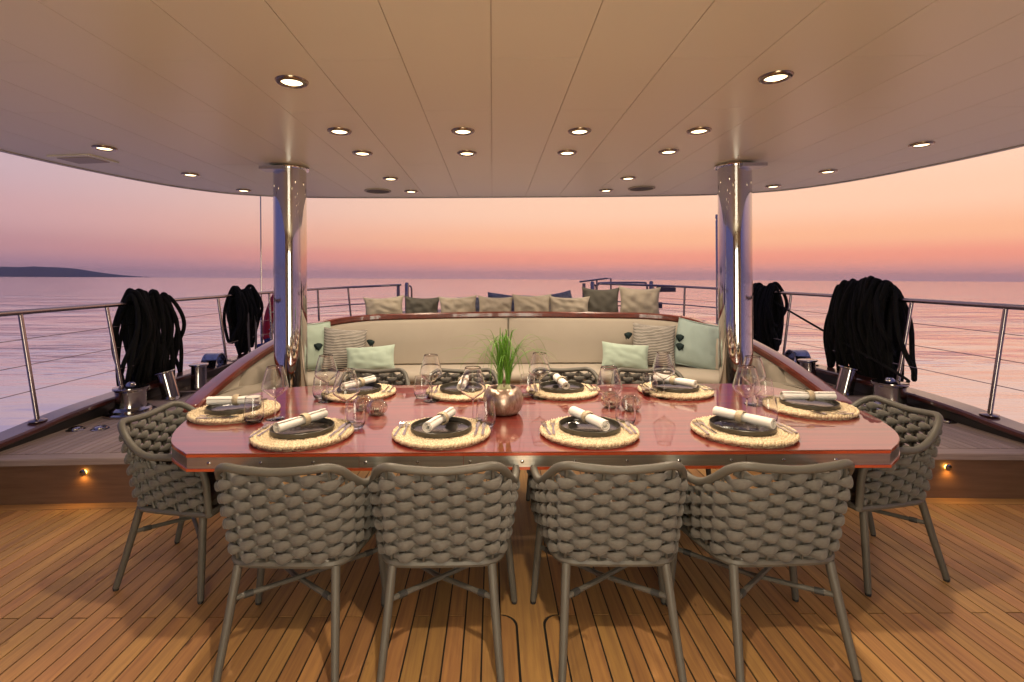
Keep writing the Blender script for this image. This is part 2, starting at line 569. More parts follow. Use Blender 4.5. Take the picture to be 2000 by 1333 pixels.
# the wide centre plank narrows towards the camera, two rounded fillers beside it
KN = .058; JY = 2.285; RR = .07
arc = [(CX + KN + CG + RR * (1 - math.cos(a)), JY - .075 + .075 * math.sin(a)) for a in [PI / 2 * q / 6 for q in range(7)]]
kr = [(CX + KN, -2.55)] + [(x - 2 * CG, y + 2 * CG) for x, y in arc] + [(CX + KH - CG, JY + CG), (CX + KH - CG, 4.75)]
poly = kr + [(2 * CX - x, y) for x, y in reversed(kr)]
plank(poly, deck)
fr = [(CX + KN + CG * 2, -2.55), (CX + KH - CG, -2.55), (CX + KH - CG, JY - CG)] + list(reversed([(x + CG, y - CG) for x, y in arc]))
plank(fr, deck)
plank([(2 * CX - x, y) for x, y in reversed(fr)], deck)

# ------------------------------------------------------------------ raised side decks with step riser, nosing and margin board
def side_deck(s, name, label):
    X = lambda x: CX + s * x          # x measured outwards from the centre line
    def P(pts):
        pts = [(X(x), y) for x, y in pts]
        return pts if s > 0 else list(reversed(pts))
    xi, xo = 2.05, 3.70
    xs = [xi + (xo - xi) * q / 12 for q in range(13)]
    front = [(x, 3.51 - .0062 * x * x) for x in xs]
    base = MB().prism(P([(x, y + .025) for x, y in front] + [(3.72, 9.2), (2.6, 9.9), (0.0, 10.2), (0.0, 5.45), (1.6, 5.45), (2.05, 4.9)]), -.02, .302)
    d = tag(base.build(name, 'caulk', smooth=False), label, kind='structure')
    MB().prism(P(front + [(x, y + .024) for x, y in reversed(front)]), 0.001, .266).build('riser', 'riser_wood', d, smooth=False)
    MB().prism(P([(x, y - .018) for x, y in front] + [(x, y + .085) for x, y in reversed(front)]), .266, .31, .006).build('nosing', 'teak_grey_cross', d, smooth=False)
    MB().prism(P([(x, y - .092) for x, y in front] + [(x, y - .003) for x, y in reversed(front)]), -.03, .002).build('margin_board', 'teak_cross', d, smooth=False)
    pw = .0635
    for i in range(26):
        a = xi + .01 + i * pw; b = a + pw - .0075
        if b > xo - .02: break
        ya = 3.51 - .0062 * a * a + .089; yb = 3.51 - .0062 * b * b + .089
        ly = 9.6 - .5 * (a - 2) ** 2
        sw = .03 * 0
        cut = 4.3 + (i * 1.37) % 2.2
        for q0, q1 in ((None, cut), (cut + .005, ly)):
            plank(P([(a, q0 or ya), (b, q0 or yb), (b, q1), (a, q1)]), d, 'teak_grey', .28, .310)
    return d
sdl = side_deck(-1, 'side_deck_left', 'raised teak side deck on the left with a wooden step')
sdr = side_deck(1, 'side_deck_right', 'raised teak side deck on the right with a wooden step')

def step_lamp(x, label):
    y = step_y(x) - .001
    t = thing('step_light', label, 'step light', (x, y, .212), 0, 'amber step lights')
    MB().tube([(0, 0, 0), (0, -.012, 0)], .015, 16).build('lens', 'step_glow', t)
    MB().tube([(0, -.012, 0), (0, -.017, 0), (0, -.020, 0)], [.0215, .0215, .015], 18).build('cover', 'steel', t)
    ld = bpy.data.lights.new('step_glow_light', 'SPOT'); ld.energy = .9; ld.color = (1, .5, .1); ld.shadow_soft_size = .012
    ld.spot_size = R(165); ld.spot_blend = 1
    lo = bpy.data.objects.new('lamp', ld); COL.objects.link(lo); lo.parent = t
    lo.location = (0, -.026, -.022); lo.rotation_euler = (R(12), 0, 0)
step_lamp(-2.762, 'round amber step light glowing on the left wooden riser')
step_lamp(3.058, 'round amber step light glowing on the right wooden riser')

# ------------------------------------------------------------------ bulwarks with mahogany cap rails
HW = 3.655
bul_half = [(HW, 2.0, .36), (HW, 3.0, .375), (HW, 3.64, .40), (HW, 4.2, .445), (HW, 4.9, .462), (HW, 5.8, .455), (HW, 6.8, .45), (HW - .03, 7.7, .455), (3.42, 8.6, .47), (3.0, 9.35, .49), (2.3, 9.85, .51), (1.4, 10.08, .53), (0.0, 10.15, .53)]
def bulwark(s, label):
    pts = spline([(CX + s * x, y, z) for x, y, z in bul_half], 6)
    t = thing('bulwark', label, 'bulwark', (CX + s * HW, 4.0, .3), 0, 'mahogany capped bulwarks')
    off = Vector(t.location)
    wall = []; cap = []
    for i, p in enumerate(pts):
        tn = (pts[min(i + 1, len(pts) - 1)] - pts[max(i - 1, 0)]); tn.z = 0; tn.normalize()
        nr = Vector((tn.y, -tn.x, 0)) * s           # outwards
        q = p - off
        zt = q.z - .045
        wall.append([q - nr * .05 + Vector((0, 0, -q.z + .0)), q + nr * .07 + Vector((0, 0, -q.z - 1.3)), q + nr * .07 + Vector((0, 0, zt - q.z)), q - nr * .05 + Vector((0, 0, zt - q.z))])
        ring = []
        for (a, b) in ((-.085, -.05), (.085, -.05), (.10, -.035), (.10, -.012), (.085, 0), (-.085, 0), (-.10, -.012), (-.10, -.035)):
            ring.append(q + nr * a + Vector((0, 0, b)))
        cap.append(ring)
    MB().rings(wall).build('wall', 'bulwark_paint', t)
    MB().rings(cap).build('cap_rail', 'bulwark_wood', t)
    return t
bulwark(-1, 'low bulwark with dark varnished mahogany cap rail along the left side')
bulwark(1, 'low bulwark with dark varnished mahogany cap rail along the right side')

# ------------------------------------------------------------------ guard rails: steel top tube, leaning posts, wires
rail_half = [(3.70, 2.2, 1.255), (3.765, 3.6, 1.262), (3.775, 4.8, 1.272), (3.76, 5.8, 1.28), (3.735, 6.8, 1.288), (3.71, 7.7, 1.30), (3.52, 8.5, 1.318), (3.28, 9.15, 1.335), (2.95, 9.65, 1.352), (2.45, 9.98, 1.37), (1.95, 10.08, 1.39)]
post_half = [(3.655, 3.93, .435, 3.785, 3.93), (3.655, 4.83, .462, 3.79, 4.83), (3.655, 6.72, .45, 3.735, 6.72), (3.60, 8.0, .46, 3.66, 8.0)]
def side_rail(s, label, wires_on=True):
    t = thing('guard_rail', label, 'railing', (CX + s * HW, 5.0, .45), 0, 'steel guard rails along the sides')
    off = Vector(t.location)
    pts = [p - off for p in spline([(CX + s * x, y, z) for x, y, z in rail_half], 8)]
    MB().tube(pts, .0215, 12).build('top_rail', 'rail_steel', t)
    def railz(y):
        best = min(pts, key=lambda p: abs(p.y + off.y - y)); return best
    for bx, by, bz, tx, ty in post_half:
        top = railz(ty)
        a = Vector((CX + s * bx, by, bz)) - off
        p = MB().cyl(a, top + Vector((0, 0, -.012)), .0165, 12).build('post', 'rail_steel', t)
        MB().lathe([(0.001, .012), (.02, .012), (.03, .009), (.055, .004), (.06, 0), (.06, -.004)], 20, a).build('foot_plate', 'rail_steel', p)
    for fz in (.27, .51, .75):
        w = []
        for q in pts:
            yy = q.y + off.y
            if yy < 2.3 or yy > 9.95: continue
            bz = .44 - off.z
            dx = -s * (1 - fz) * .105
            w.append(Vector((q.x + dx, q.y, bz + (q.z - bz) * fz)))
        MB().tube(w, .0032, 6).build('wire', 'rail_steel', t)
    for (x, y) in ((3.28, 9.15), (2.85, 9.72)):
        top = railz(y)
        MB().cyl((CX + s * (x - .03) - off.x, y - off.y, .05), top, .0185, 10).build('post', 'rail_steel', t)
    for fz in (.30, .62):
        w = [Vector((q.x, q.y, .03 + (q.z - .03) * fz)) for q in pts if q.y + off.y > 8.0]
        MB().tube(w, .012, 8).build('middle_rail', 'rail_steel', t)
    return t
side_rail(-1, 'steel guard rail with leaning posts and wires along the left side')
side_rail(1, 'steel guard rail with leaning posts and wires along the right side')

# stern gate posts and hoops
def stern_post(x, label, extra):
    t = thing('gate_post', label, 'post', (x, 10.1, .5), 0, 'steel posts beside the stern opening')
    MB().lathe([(.001, .94), (.03, .935), (.042, .91), (.042, 0), (.055, 0)], 18).build('tube', 'rail_steel', t)
    if extra:
        MB().tube(spline([(.08, .05, 0), (.085, .05, .7), (.07, .05, .85), (.0, .03, .87)], 5), .018, 8).build('hoop', 'rail_steel', t)
        MB().box(-.2, -.14, -.02, .02, .35, .9).build('flat_bar', 'rail_steel', t)
    return t
stern_post(-1.69, 'steel gate post left of the stern opening behind the cushions', True)
stern_post(1.97, 'steel gate post at the left side of the hoop gate', True)
stern_post(3.13, 'steel gate post at the right side of the hoop gate', False)
g = thing('stern_gate', 'low steel hoop gate between two posts at the stern', 'gate', (2.55, 10.12, .45))
MB().tube(spline([(-.49, 0, 0), (-.49, 0, .82), (-.46, 0, .92), (-.38, 0, .955), (.40, 0, .955), (.48, 0, .92), (.505, 0, .82), (.505, 0, 0)], 5), .021, 10).build('hoop', 'rail_steel', g)
MB().cyl((-.47, 0, .5), (.49, 0, .5), .012, 8).build('middle_rail', 'rail_steel', g)
g = thing('stern_rail', 'sloping steel handrail behind the hoop gate', 'railing', (2.4, 11.2, .4))
MB().tube([(-.5, 0, 1.02), (.05, -.1, 1.09), (.16, -.12, 1.09), (.16, -.12, .2)], .02, 8).build('top_rail', 'rail_steel', g)
MB().cyl((-.12, 0, .2), (-.12, 0, 1.05), .02, 8).build('post', 'rail_steel', g)
b = thing('sign_box', 'flat dark box hanging under the rail right of the hoop gate', 'box', (3.42, 10.05, 1.22))
MB().box(-.2, .17, -.015, .015, 0, .115).build('panel', 'dark_box', b, smooth=False)
MB().box(-.19, .16, -.022, -.016, .01, .105).build('face', 'dark_box', b, smooth=False)
b = thing('vent_box', 'small dark box with a slotted face below the stern rail', 'box', (3.20, 10.05, .90))
MB().box(-.11, .12, -.03, .03, 0, .12).build('case', 'dark_box', b, smooth=False)
for q in range(4):
    for w in range(3):
        MB().box(-.07 + q * .028, -.05 + q * .028, -.036, -.031, .035 + w * .022, .047 + w * .022).build('slot', 'flag_white', b, smooth=False)

# ------------------------------------------------------------------ rope coils over the rails
def coil(name, label, loc, s, n, spread, length, thick, seed, flare=.12, top=.05):
    rg = random.Random(seed)
    t = thing(name, label, 'rope', loc, 0, 'black mooring ropes hung over the rails')
    for i in range(n):
        u = -1 + 2 * (i + .5) / n
        layer = rg.choice((0, 0, 1, 1, 2))
        cen = u * spread * (.92 if layer else 1) + rg.uniform(-.035, .035)
        loose = rg.random() < .25
        ln = length * (1 - .20 * u * u) * (rg.uniform(.62, .8) if loose else rg.uniform(.86, 1.04)) - .03 * layer
        w = .034 + .020 * layer + rg.uniform(0, .02) + (.03 if loose else 0)
        skew = rg.uniform(-.16, .16) * flare / .12 + u * flare
        lump = top * (1 + .55 * math.sin(2.2 * u + seed)) + rg.uniform(-.01, .02)
        pts = []
        wob = rg.uniform(0, 6)
        lw = rg.uniform(.02, .06) + (.05 if loose else 0)
        for k in range(28):
            a = 2 * PI * k / 28
            c = math.cos(a); sn = math.sin(a)
            zz = (ln + lump) / 2 * c - (ln - lump) / 2 + .026 * layer * max(c, 0)
            f = min(max((lump - zz) / ln, 0), 1)
            open_ = w + .04 * math.sin(PI * min(f * 1.05, 1)) + (.03 * f if loose else 0)
            pts.append((s * sn * open_ + s * .03 * math.sin(wob + f * 3), cen + skew * f + lw * sn * (f ** 1.3) + .022 * math.sin(wob + 5 * f), zz))
        pts = spline(pts, 2, True)
        MB().tube(pts, thick, 7, closed=True).build('strand', 'rope_black', t)
    return t
def rail_at(s, y):
    P = spline([(CX + s * x, yy, z) for x, yy, z in rail_half], 12)
    return min(P, key=lambda p: abs(p.y - y))
c1 = coil('rope_coil', 'large black rope coil hung over the left rail beside the leaning bollard', rail_at(-1, 5.42), -1, 40, .30, 1.08, .021, 3)
c2 = coil('rope_coil', 'smaller black rope coil with grey webbing on the left rail near the flag', rail_at(-1, 7.35), -1, 28, .30, .88, .021, 5, .04)
c3 = coil('rope_coil', 'broad black rope coil hung over the right rail above the bollards', rail_at(1, 5.38), 1, 44, .42, 1.02, .022, 8, .12, .10)
c4 = coil('rope_coil', 'narrow black rope coil on the right rail next to the steel pillar', rail_at(1, 7.35), 1, 26, .38, .92, .022, 11, .03)
# webbing sling hanging in the second left coil
mb = MB()
pts = spline([(.16, -.2, -.25), (.17, -.2, -.6), (.18, -.17, -.86), (.18, -.09, -.92), (.18, -.02, -.84), (.18, 0, -.55), (.17, .01, -.3)], 6)
rs = []
for i, p in enumerate(pts):
    rs.append([p + Vector((.0, -.03, 0)), p + Vector((.0, .03, 0)), p + Vector((.006, .03, 0)), p + Vector((.006, -.03, 0))])
mb.rings(rs).build('webbing_sling', 'webbing', c2)
# rope running from the right coil down to the winch
r = thing('mooring_line', 'dark mooring line running down from the right rail to the winch', 'rope', (3.80, 4.62, .53))
MB().tube([Vector(p) - r.location for p in spline([(3.90, 7.6, 1.30), (3.86, 6.6, 1.04), (3.82, 5.6, .79), (3.79, 4.75, .575), (3.74, 4.62, .54)], 6)], .0125, 8).build('line', 'rope_black', r)

# ------------------------------------------------------------------ deck gear: winches, bollards, chocks, deck fillers
def winch(s, label):
    t = thing('winch', label, 'winch', (CX + s * 3.41, 4.60, .308), 0, 'steel mooring winches')
    MB().lathe([(.001, .03), (.19, .03), (.205, .02), (.205, 0)], 32).build('base_plate', 'steel', t)
    MB().lathe([(.16, .03), (.165, .05), (.145, .062), (.122, .07), (.118, .10), (.118, .185), (.122, .21), (.136, .222), (.14, .232), (.138, .243), (.10, .25), (.001, .262)], 32).build('drum', 'steel', t)
    MB().lathe([(.001, .287), (.02, .285), (.035, .275), (.045, .255)], 6).build('socket_cap', 'steel', t)
    return t
winch(-1, 'steel mooring winch on the left side deck by the near rail post')
winch(1, 'steel mooring winch on the right side deck with a line on it')
def bollard(s, x, y, lean, label, hgt=.25, r=.078):
    t = thing('bollard', label, 'bollard', (CX + s * x, y, .308), 0, 'polished steel bollards')
    MB().box(-.16, .16, -.17, .17, 0, .012).build('base_plate', 'steel', t, smooth=False)
    top = (s * lean, -lean * .25, hgt)
    m = MB(); m.tube([(0, 0, .01), (0, 0, .02), top], [r * 1.04, r, r * .98], 28); m.build('post', 'steel', t)
    d = Vector(top).normalized()
    MB().tube([Vector(top) - d * .004, Vector(top) + d * .008, Vector(top) + d * .016, Vector(top) + d * .02], [r * 1.16, r * 1.27, r * 1.25, r * 1.05], 28).build('cap', 'steel', t)
    return t
bollard(-1, 3.46, 5.25, .055, 'steel bollard leaning outward beneath the large left rope coil')
bollard(-1, 3.42, 5.68, -.0, 'upright steel bollard behind the leaning one on the left')
bollard(1, 3.44, 5.25, .05, 'steel bollard leaning outward beneath the broad right rope coil')
bollard(1, 3.37, 5.72, -.01, 'upright steel bollard nearest the settee on the right')
def chock(s, label):
    t = thing('mooring_chock', label, 'chock', (CX + s * 3.56, 6.25, .455), 0, 'steel chocks on the bulwarks')
    m = MB(); rs = []
    for k in range(13):
        a = PI * k / 12
        c, sn = math.cos(a), math.sin(a)
        rs.append([(-.09, c * .14, sn * .16), (.09, c * .14, sn * .16), (.09, c * .125, sn * .145), (-.09, c * .125, sn * .145)])
    m.rings(rs); m.build('hood', 'steel', t)
    MB().box(-.12, .12, -.22, .22, -.004, .010).build('base_plate', 'steel', t, smooth=False)
    MB().lathe([(.05, .01), (.035, .03), (.03, .09), (.045, .11), (.001, .115)], 18).build('roller', 'steel', t)
chock(-1, 'hooded steel mooring chock on the left bulwark behind the bollards')
chock(1, 'hooded steel mooring chock on the right bulwark behind the bollards')
def filler(x, y, label):
    t = thing('deck_filler', label, 'deck fitting', (x, y, .308), 0, 'domed steel deck fittings')
    MB().lathe([(.062, 0), (.064, .006), (.05, .010)], 24).build('flange', 'steel', t)
    MB().lathe([(.05, .010), (.047, .020), (.03, .027), (.001, .029)], 24).build('dome', 'steel', t)
filler(-3.345, 4.10, 'domed steel deck fitting nearest the left bulwark')
filler(-3.165, 4.12, 'domed steel deck fitting second from the left bulwark')
filler(3.70, 4.18, 'domed steel deck fitting beside the right end chair')

# flag, stay wire and staff
f = thing('flag', 'furled red, white and blue flag drooping beside the left pillar', 'flag', (-3.72, 8.3, .45))
for j, (m, dx, dy) in enumerate((('flag_red', 0, 0), ('flag_white', .045, .03), ('flag_blue', .085, .05))):
    mb = MB(); rs = []
    for k in range(25):
        q = k / 24
        c = Vector((.04 + .28 * q ** 1.5 + dx * (.35 + .65 * q), dy, .12 + .95 * q))
        w = .028 + .05 * math.sin(PI * min(q * 1.15, 1)) + .01
        rs.append([c + Vector((math.cos(a) * w * (1 + .35 * math.sin(3 * a + j)), math.sin(a) * w * .6, .03 * math.sin(a))) for a in [2 * PI * n_ / 10 for n_ in range(10)]])
    mb.rings(rs).build('stripe', m, f)
MB().lathe([(.001, .09), (.04, .08), (.055, .12), (.04, .16), (.001, .17)], 10, (.045, 0, 0)).build('knot', 'flag_red', f)
mb = MB().tube(spline([(.05, 0, .1), (.09, 0, .03), (.02, .02, -.02), (-.12, .04, -.03)], 5), [.05, .05, .05, .06, .07, .08, .08, .08, .07, .06, .055, .05, .05, .05, .045, .03], 8); mb.build('tail', 'flag_blue', f)
w = thing('stay_wire', 'thin upright steel stay wire rising by the left pillar', 'wire', (-3.77, 8.35, .45))
MB().cyl((0, 0, .25), (-.15, .3, 8.0), .011, 8).build('wire', 'steel', w)
MB().tube([(0, 0, 0), (0, 0, .08), (0, 0, .5), (0, 0, .56)], [.014, .022, .022, .012], 10).build('turnbuckle', 'steel', w)
st = thing('staff', 'plain steel staff standing just left of the right pillar', 'pole', (4.26, 9.7, .45))
MB().tube([(0, 0, 0), (0, 0, 2.12), (0, 0, 2.15), (0, 0, 2.17), (0, 0, 2.24)], [.03, .03, .02, .035, .03], 12).build('tube', 'steel', st)

# ------------------------------------------------------------------ settee
cap_h = [(-2.10, 3.40, .65), (-2.115, 3.56, .692), (-2.115, 3.88, .771), (-2.07, 4.25, .875), (-1.965, 4.60, .978), (-1.80, 4.93, 1.066), (-1.627, 5.10, 1.112), (-1.336, 5.22, 1.142), (-.96, 5.28, 1.153), (CX, 5.30, 1.166)]
jun_h = [(-2.07, 3.44), (-2.075, 3.6), (-2.05, 3.85), (-1.985, 4.15), (-1.89, 4.45), (-1.71, 4.75), (-1.5, 4.93), (-1.25, 5.03), (-.9, 5.08), (CX, 5.09)]
frn_h = [(-2.035, 3.44), (-2.01, 3.58), (-1.985, 3.80), (-1.90, 4.04), (-1.74, 4.21), (-1.53, 4.38), (-1.29, 4.50), (-1.05, 4.57), (-.75, 4.61), (CX, 4.62)]
def full(h, z=None):
    L = [Vector((p[0], p[1], p[2] if z is None else z)) for p in h]
    Rr = [Vector((2 * CX - p.x, p.y, p.z)) for p in reversed(L[:-1])]
    return spline(L + Rr, 8)
SZ = .65
CAP = full(cap_h); JUN = full(jun_h, SZ); FRN = full(frn_h, SZ)
settee = thing('settee', 'curved cream upholstered settee with varnished mahogany rail behind the table', 'settee', (CX, 5.0, 0))
so = Vector(settee.location)
NP = len(CAP)
def inward(P, i):
    t = P[min(i + 1, len(P) - 1)] - P[max(i - 1, 0)]; t.z = 0; t.normalize()
    return Vector((t.y, -t.x, 0))
rs = []
for i in range(NP):
    p = CAP[i] - so; n_ = inward(CAP, i)
    e = min(i, NP - 1 - i)
    w = .125
    sh = [(0, -.006), (.012, 0), (w - .014, 0), (w, -.012), (w, -.046), (w - .015, -.06), (.015, -.06), (0, -.048)]
    k = 1.0 if e > 2 else (.55, .85, .97)[e]
    rs.append([p + n_ * (w / 2 + (a - w / 2) * k) + Vector((0, 0, -.03 + (b + .03) * k)) for a, b in sh])
MB().rings(rs).build('cap_rail', 'mahogany', settee)
# carcass behind and below
rs = []
for i in range(NP):
    n_ = inward(CAP, i)
    a = CAP[i] - so + n_ * .02; b = JUN[i] - so
    top = a.z - .055
    fz = FRN[i] - so + (JUN[i] - FRN[i]).normalized() * .035
    rs.append([Vector((a.x, a.y, 0)), Vector((a.x, a.y, top)), Vector((a.x, a.y, top)) + n_ * .05, Vector((b.x, b.y, SZ - .10)) - n_ * .0, Vector((fz.x, fz.y, SZ - .10)), Vector((fz.x, fz.y, 0.0))])
MB().rings(rs).build('base', 'linen_base', settee)
# seat cushion in three runs
def seat_run(i0, i1):
    rs = []
    for i in range(i0, i1 + 1):
        a = FRN[i] - so; b = JUN[i] - so + (JUN[i] - FRN[i]).normalized() * .03
        e = min(i - i0, i1 - i)
        k = (.72, .93, 1.0)[min(e, 2)]
        d = (b - a); T = .095
        sag = .004 * noise.noise((i * .45, 2, 0))
        ring = []
        for (u, z) in ((0.03, -T), (0.0, -T * .8), (-.012, -T * .45), (0.004, -.012), (.05, .004), (.35, .012 + sag), (.75, .012), (1, .004), (1, -T)):
            off = u * d.length if False else None
            ring.append(a + d.normalized() * (u if abs(u) < .06 else u * d.length) + Vector((0, 0, -T / 2 + (z + T / 2) * k)))
        if e == 0:
            ring = [p + (sum(ring, Vector()) / len(ring) - p) * .12 for p in ring]
        rs.append(ring)
    MB().rings(rs).build('seat_cushion', 'linen', settee, angle=60)
cuts = [0, 34, 110 if False else NP - 1 - 34, NP - 1]
for a, b in zip(cuts, cuts[1:]):
    seat_run(a, b)
# two back cushions meeting at the centre
def back_run(i0, i1):
    rs = []
    idx = [i0 + (i1 - i0) * q / 60 for q in range(61)]
    for q, fi in enumerate(idx):
        i = int(min(fi, NP - 2)); tt = fi - i
        c = CAP[i].lerp(CAP[i + 1], tt) - so; j = JUN[i].lerp(JUN[i + 1], tt) - so
        n_ = inward(CAP, i)
        e = min(q, 60 - q)
        k = (.35, .8, .95, 1.0)[min(e, 3)]
        lo = j + Vector((0, 0, .0)); hi = c + n_ * .105 + Vector((0, 0, -.062))
        T = .075 * k
        up = hi - lo
        if up.z < .02: up = up.normalized() * .02
        nn = n_
        ring = [lo - nn * .03, lo + nn * (T * .5) + up * .005, lo + nn * T + up * .06, lo + nn * (T + .012) + up * .5, lo + nn * T * .95 + up * .93, lo + nn * (T * .5) + up * .995, lo - nn * .03 + up]
        rs.append(ring)
    MB().rings(rs).build('back_cushion', 'linen', settee, angle=60)
MIDI = (NP - 1) / 2
back_run(21.5, MIDI - .06)
back_run(MIDI + .06, NP - 1 - 21.5)

# ------------------------------------------------------------------ cushions
def pillow(name, label, loc, rot, w, h, t, m, seed, group=None, piping=None, tassels=None, cat='cushion', parent=None, wr=1.0, pin=.06):
    rg = random.Random(seed)
    root = thing(name, label, cat, loc, 0, group)
    root.rotation_euler = rot
    nu, nv = 26, 20
    ox, oy = rg.uniform(0, 50), rg.uniform(0, 50)
    mb = MB()
    for side in (1, -1):
        o = len(mb.v)
        for j in range(nv + 1):
            for i in range(nu + 1):
                u = -1 + 2 * i / nu; v = -1 + 2 * j / nv
                x = u * w / 2 * (1 - pin * (1 - v * v) * abs(u) ** 3)
                z = v * h / 2 * (1 - pin * (1.1 if v < 0 else 1.5) * (1 - u * u) * abs(v) ** 3) + h / 2
                th = t / 2 * ((1 - abs(u) ** 2.6) * (1 - abs(v) ** 2.6)) ** .52
                edge = max(abs(u), abs(v))
                wrk = noise.noise((ox + u * 3.2 + v * 1.2, oy + v * 2.6, side)) * .012 + abs(noise.noise((ox + u * 7 + v * 5, oy + v * 6 - u * 4, side * 2))) * -.014 * edge
                y = -side * (th + wr * wrk * (1 - edge ** 8))
                if v < -.5: y *= 1.0 + .12 * (-v - .5)
                mb.v.append((x, y, z))
        for j in range(nv):
            for i in range(nu):
                a = o + j * (nu + 1) + i
                q = (a, a + 1, a + nu + 2, a + nu + 1)
                mb.f.append(q if side > 0 else tuple(reversed(q)))
    mb.build('cover', m, root, angle=180)
    if piping:
        pts = []
        for a, b in [((-1, -1), (1, -1)), ((1, -1), (1, 1)), ((1, 1), (-1, 1)), ((-1, 1), (-1, -1))]:
            for k in range(12):
                q = k / 12
                u = a[0] + (b[0] - a[0]) * q; v = a[1] + (b[1] - a[1]) * q
                pts.append((u * w / 2 * (1 - .055 * (1 - v * v) * abs(u) ** 3) * 1.005, 0, v * h / 2 * (1 - .06 * (1 - u * u) * abs(v) ** 3) * 1.005 + h / 2))
        MB().tube(pts, .0055, 6, closed=True).build('piping', piping, root)
    for (u, v, sc) in tassels or ():
        c = Vector((u * w / 2, 0, v * h / 2 + h / 2))
        sgn = 1 if u > 0 else -1
        tm = MB().tube([c, c + Vector((sgn * .012, -.004, -.002)), c + Vector((sgn * .03, -.012, -.012)), c + Vector((sgn * .052, -.016, -.03)), c + Vector((sgn * .058, -.016, -.036))], [.006 * sc, .016 * sc, .026 * sc, .032 * sc, .02 * sc], 9)
        for k in range(10):
            a = 2 * PI * k / 10
            e = c + Vector((sgn * .05, -.016, -.03))
            tm.cyl(e, e + Vector((sgn * (.012 + .008 * math.cos(a)), .022 * math.sin(a), -.012 + .022 * math.cos(a))), .006 * sc, 5, .002)
        tm.build('tassel', 'tassel', root)
    return root
G1 = 'cushions on the curved settee'
pillow('throw_cushion', 'large pale mint cushion behind the left pillar', (-1.66, 4.70, SZ + .012), (R(-17), 0, R(42)), .46, .45, .17, 'mint', 1, G1, 'mint')
pillow('throw_cushion', 'dark striped cushion with tassels at the left of the settee', (-1.39, 4.74, SZ + .012), (R(-20), R(6), R(20)), .40, .40, .15, 'striped', 2, G1, None, [(-1, .12, 1.25), (1, .45, 1.0)])
pillow('throw_cushion', 'pale mint lumbar cushion leaning on the left striped cushion', (-1.10, 4.60, SZ + .012), (R(-24), R(-3), R(6)), .44, .25, .14, 'mint', 3, G1)
pillow('throw_cushion', 'large blue-mint piped cushion next to the right pillar', (1.86, 4.74, SZ + .012), (R(-18), R(10), R(-28)), .44, .44, .16, 'mint_blue', 4, G1, 'mint_blue')
pillow('throw_cushion', 'dark striped cushion with tassels at the right of the settee', (1.50, 4.80, SZ + .012), (R(-20), R(3), R(-14)), .40, .42, .15, 'striped', 5, G1, None, [(-1, .45, 1.1), (1, .50, 1.25), (1, .10, 1.25)])
pillow('throw_cushion', 'pale mint lumbar cushion leaning on the right striped cushion', (1.20, 4.66, SZ + .012), (R(-22), R(5), R(-5)), .43, .25, .14, 'mint', 6, G1)

# sun pad behind the settee with a row of cushions
pad = thing('sun_pad', 'low sun pad hidden behind the settee under a row of cushions', 'sun pad', (CX, 6.3, .31))
MB().prism([(-1.5, -.85), (1.5, -.85), (1.5, .9), (1.2, 1.3), (-1.2, 1.3), (-1.5, .9)], 0, .62).build('base', 'linen_base', pad, smooth=False)
MB().prism([(-1.48, -.83), (1.48, -.83), (1.48, .9), (1.18, 1.28), (-1.18, 1.28), (-1.48, .9)], .625, .74, .03).build('mattress', 'linen', pad)
G2 = 'cushions lined up along the settee rail'
row = [(-1.185, 5.60, .45, .275, 'cushion_taupe', 'leftmost taupe cushion of the row above the settee rail', -3, 0), (-.785, 5.62, .40, .27, 'cushion_dark', 'dark olive cushion second from left above the settee rail', 2, 0),
       (-.375, 5.60, .43, .275, 'cushion_taupe', 'taupe cushion third from left above the settee rail', -2, 0), (.025, 5.62, .40, .27, 'cushion_taupe', 'taupe cushion fourth from left above the settee rail', 2, 0),
       (.43, 5.60, .44, .29, 'cushion_taupe', 'taupe cushion fifth from left above the settee rail', 0, 0), (.83, 5.57, .46, .265, 'cushion_taupe', 'low taupe cushion sixth from left above the settee rail', 1, 0),
       (1.19, 5.63, .42, .36, 'cushion_dark', 'tall dark olive cushion second from right above the settee rail', 1, 0), (1.60, 5.58, .46, .365, 'cushion_taupe', 'tall taupe cushion at the right end of the row above the rail', 2, 0)]
for q, (x, y, w, h, m, lb, tilt, _) in enumerate(row):
    pillow('scatter_cushion', lb, (x, y, 1.045), (R(-8), R(tilt), R(-x * 3)), w, h, .14, m, 30 + q, G2, wr=1.8, pin=.12)
far = [(-.30, 6.9, .38, .23, 'cushion_blue', 'fringed blue cushion lying far back behind the third row cushion', 0), (.12, 7.2, .45, .27, 'cushion_blue', 'slanting patterned blue cushion far back behind the fourth cushion', 8), (.52, 7.0, .46, .25, 'mint_blue', 'pale blue cushion far back behind the middle of the row', 3), (.95, 6.9, .36, .30, 'cushion_blue', 'patterned blue cushion far back behind the fifth cushion', -12), (1.25, 6.8, .40, .21, 'mint_blue', 'pale flat cushion far back behind the low taupe one', 2)]
for q, (x, y, w, h, m, lb, tilt) in enumerate(far):
    pillow('scatter_cushion', lb, (x, y, 1.05), (R(-30), R(tilt), 0), w, h, .12, m, 50 + q, 'cushions far back on the sun pad')

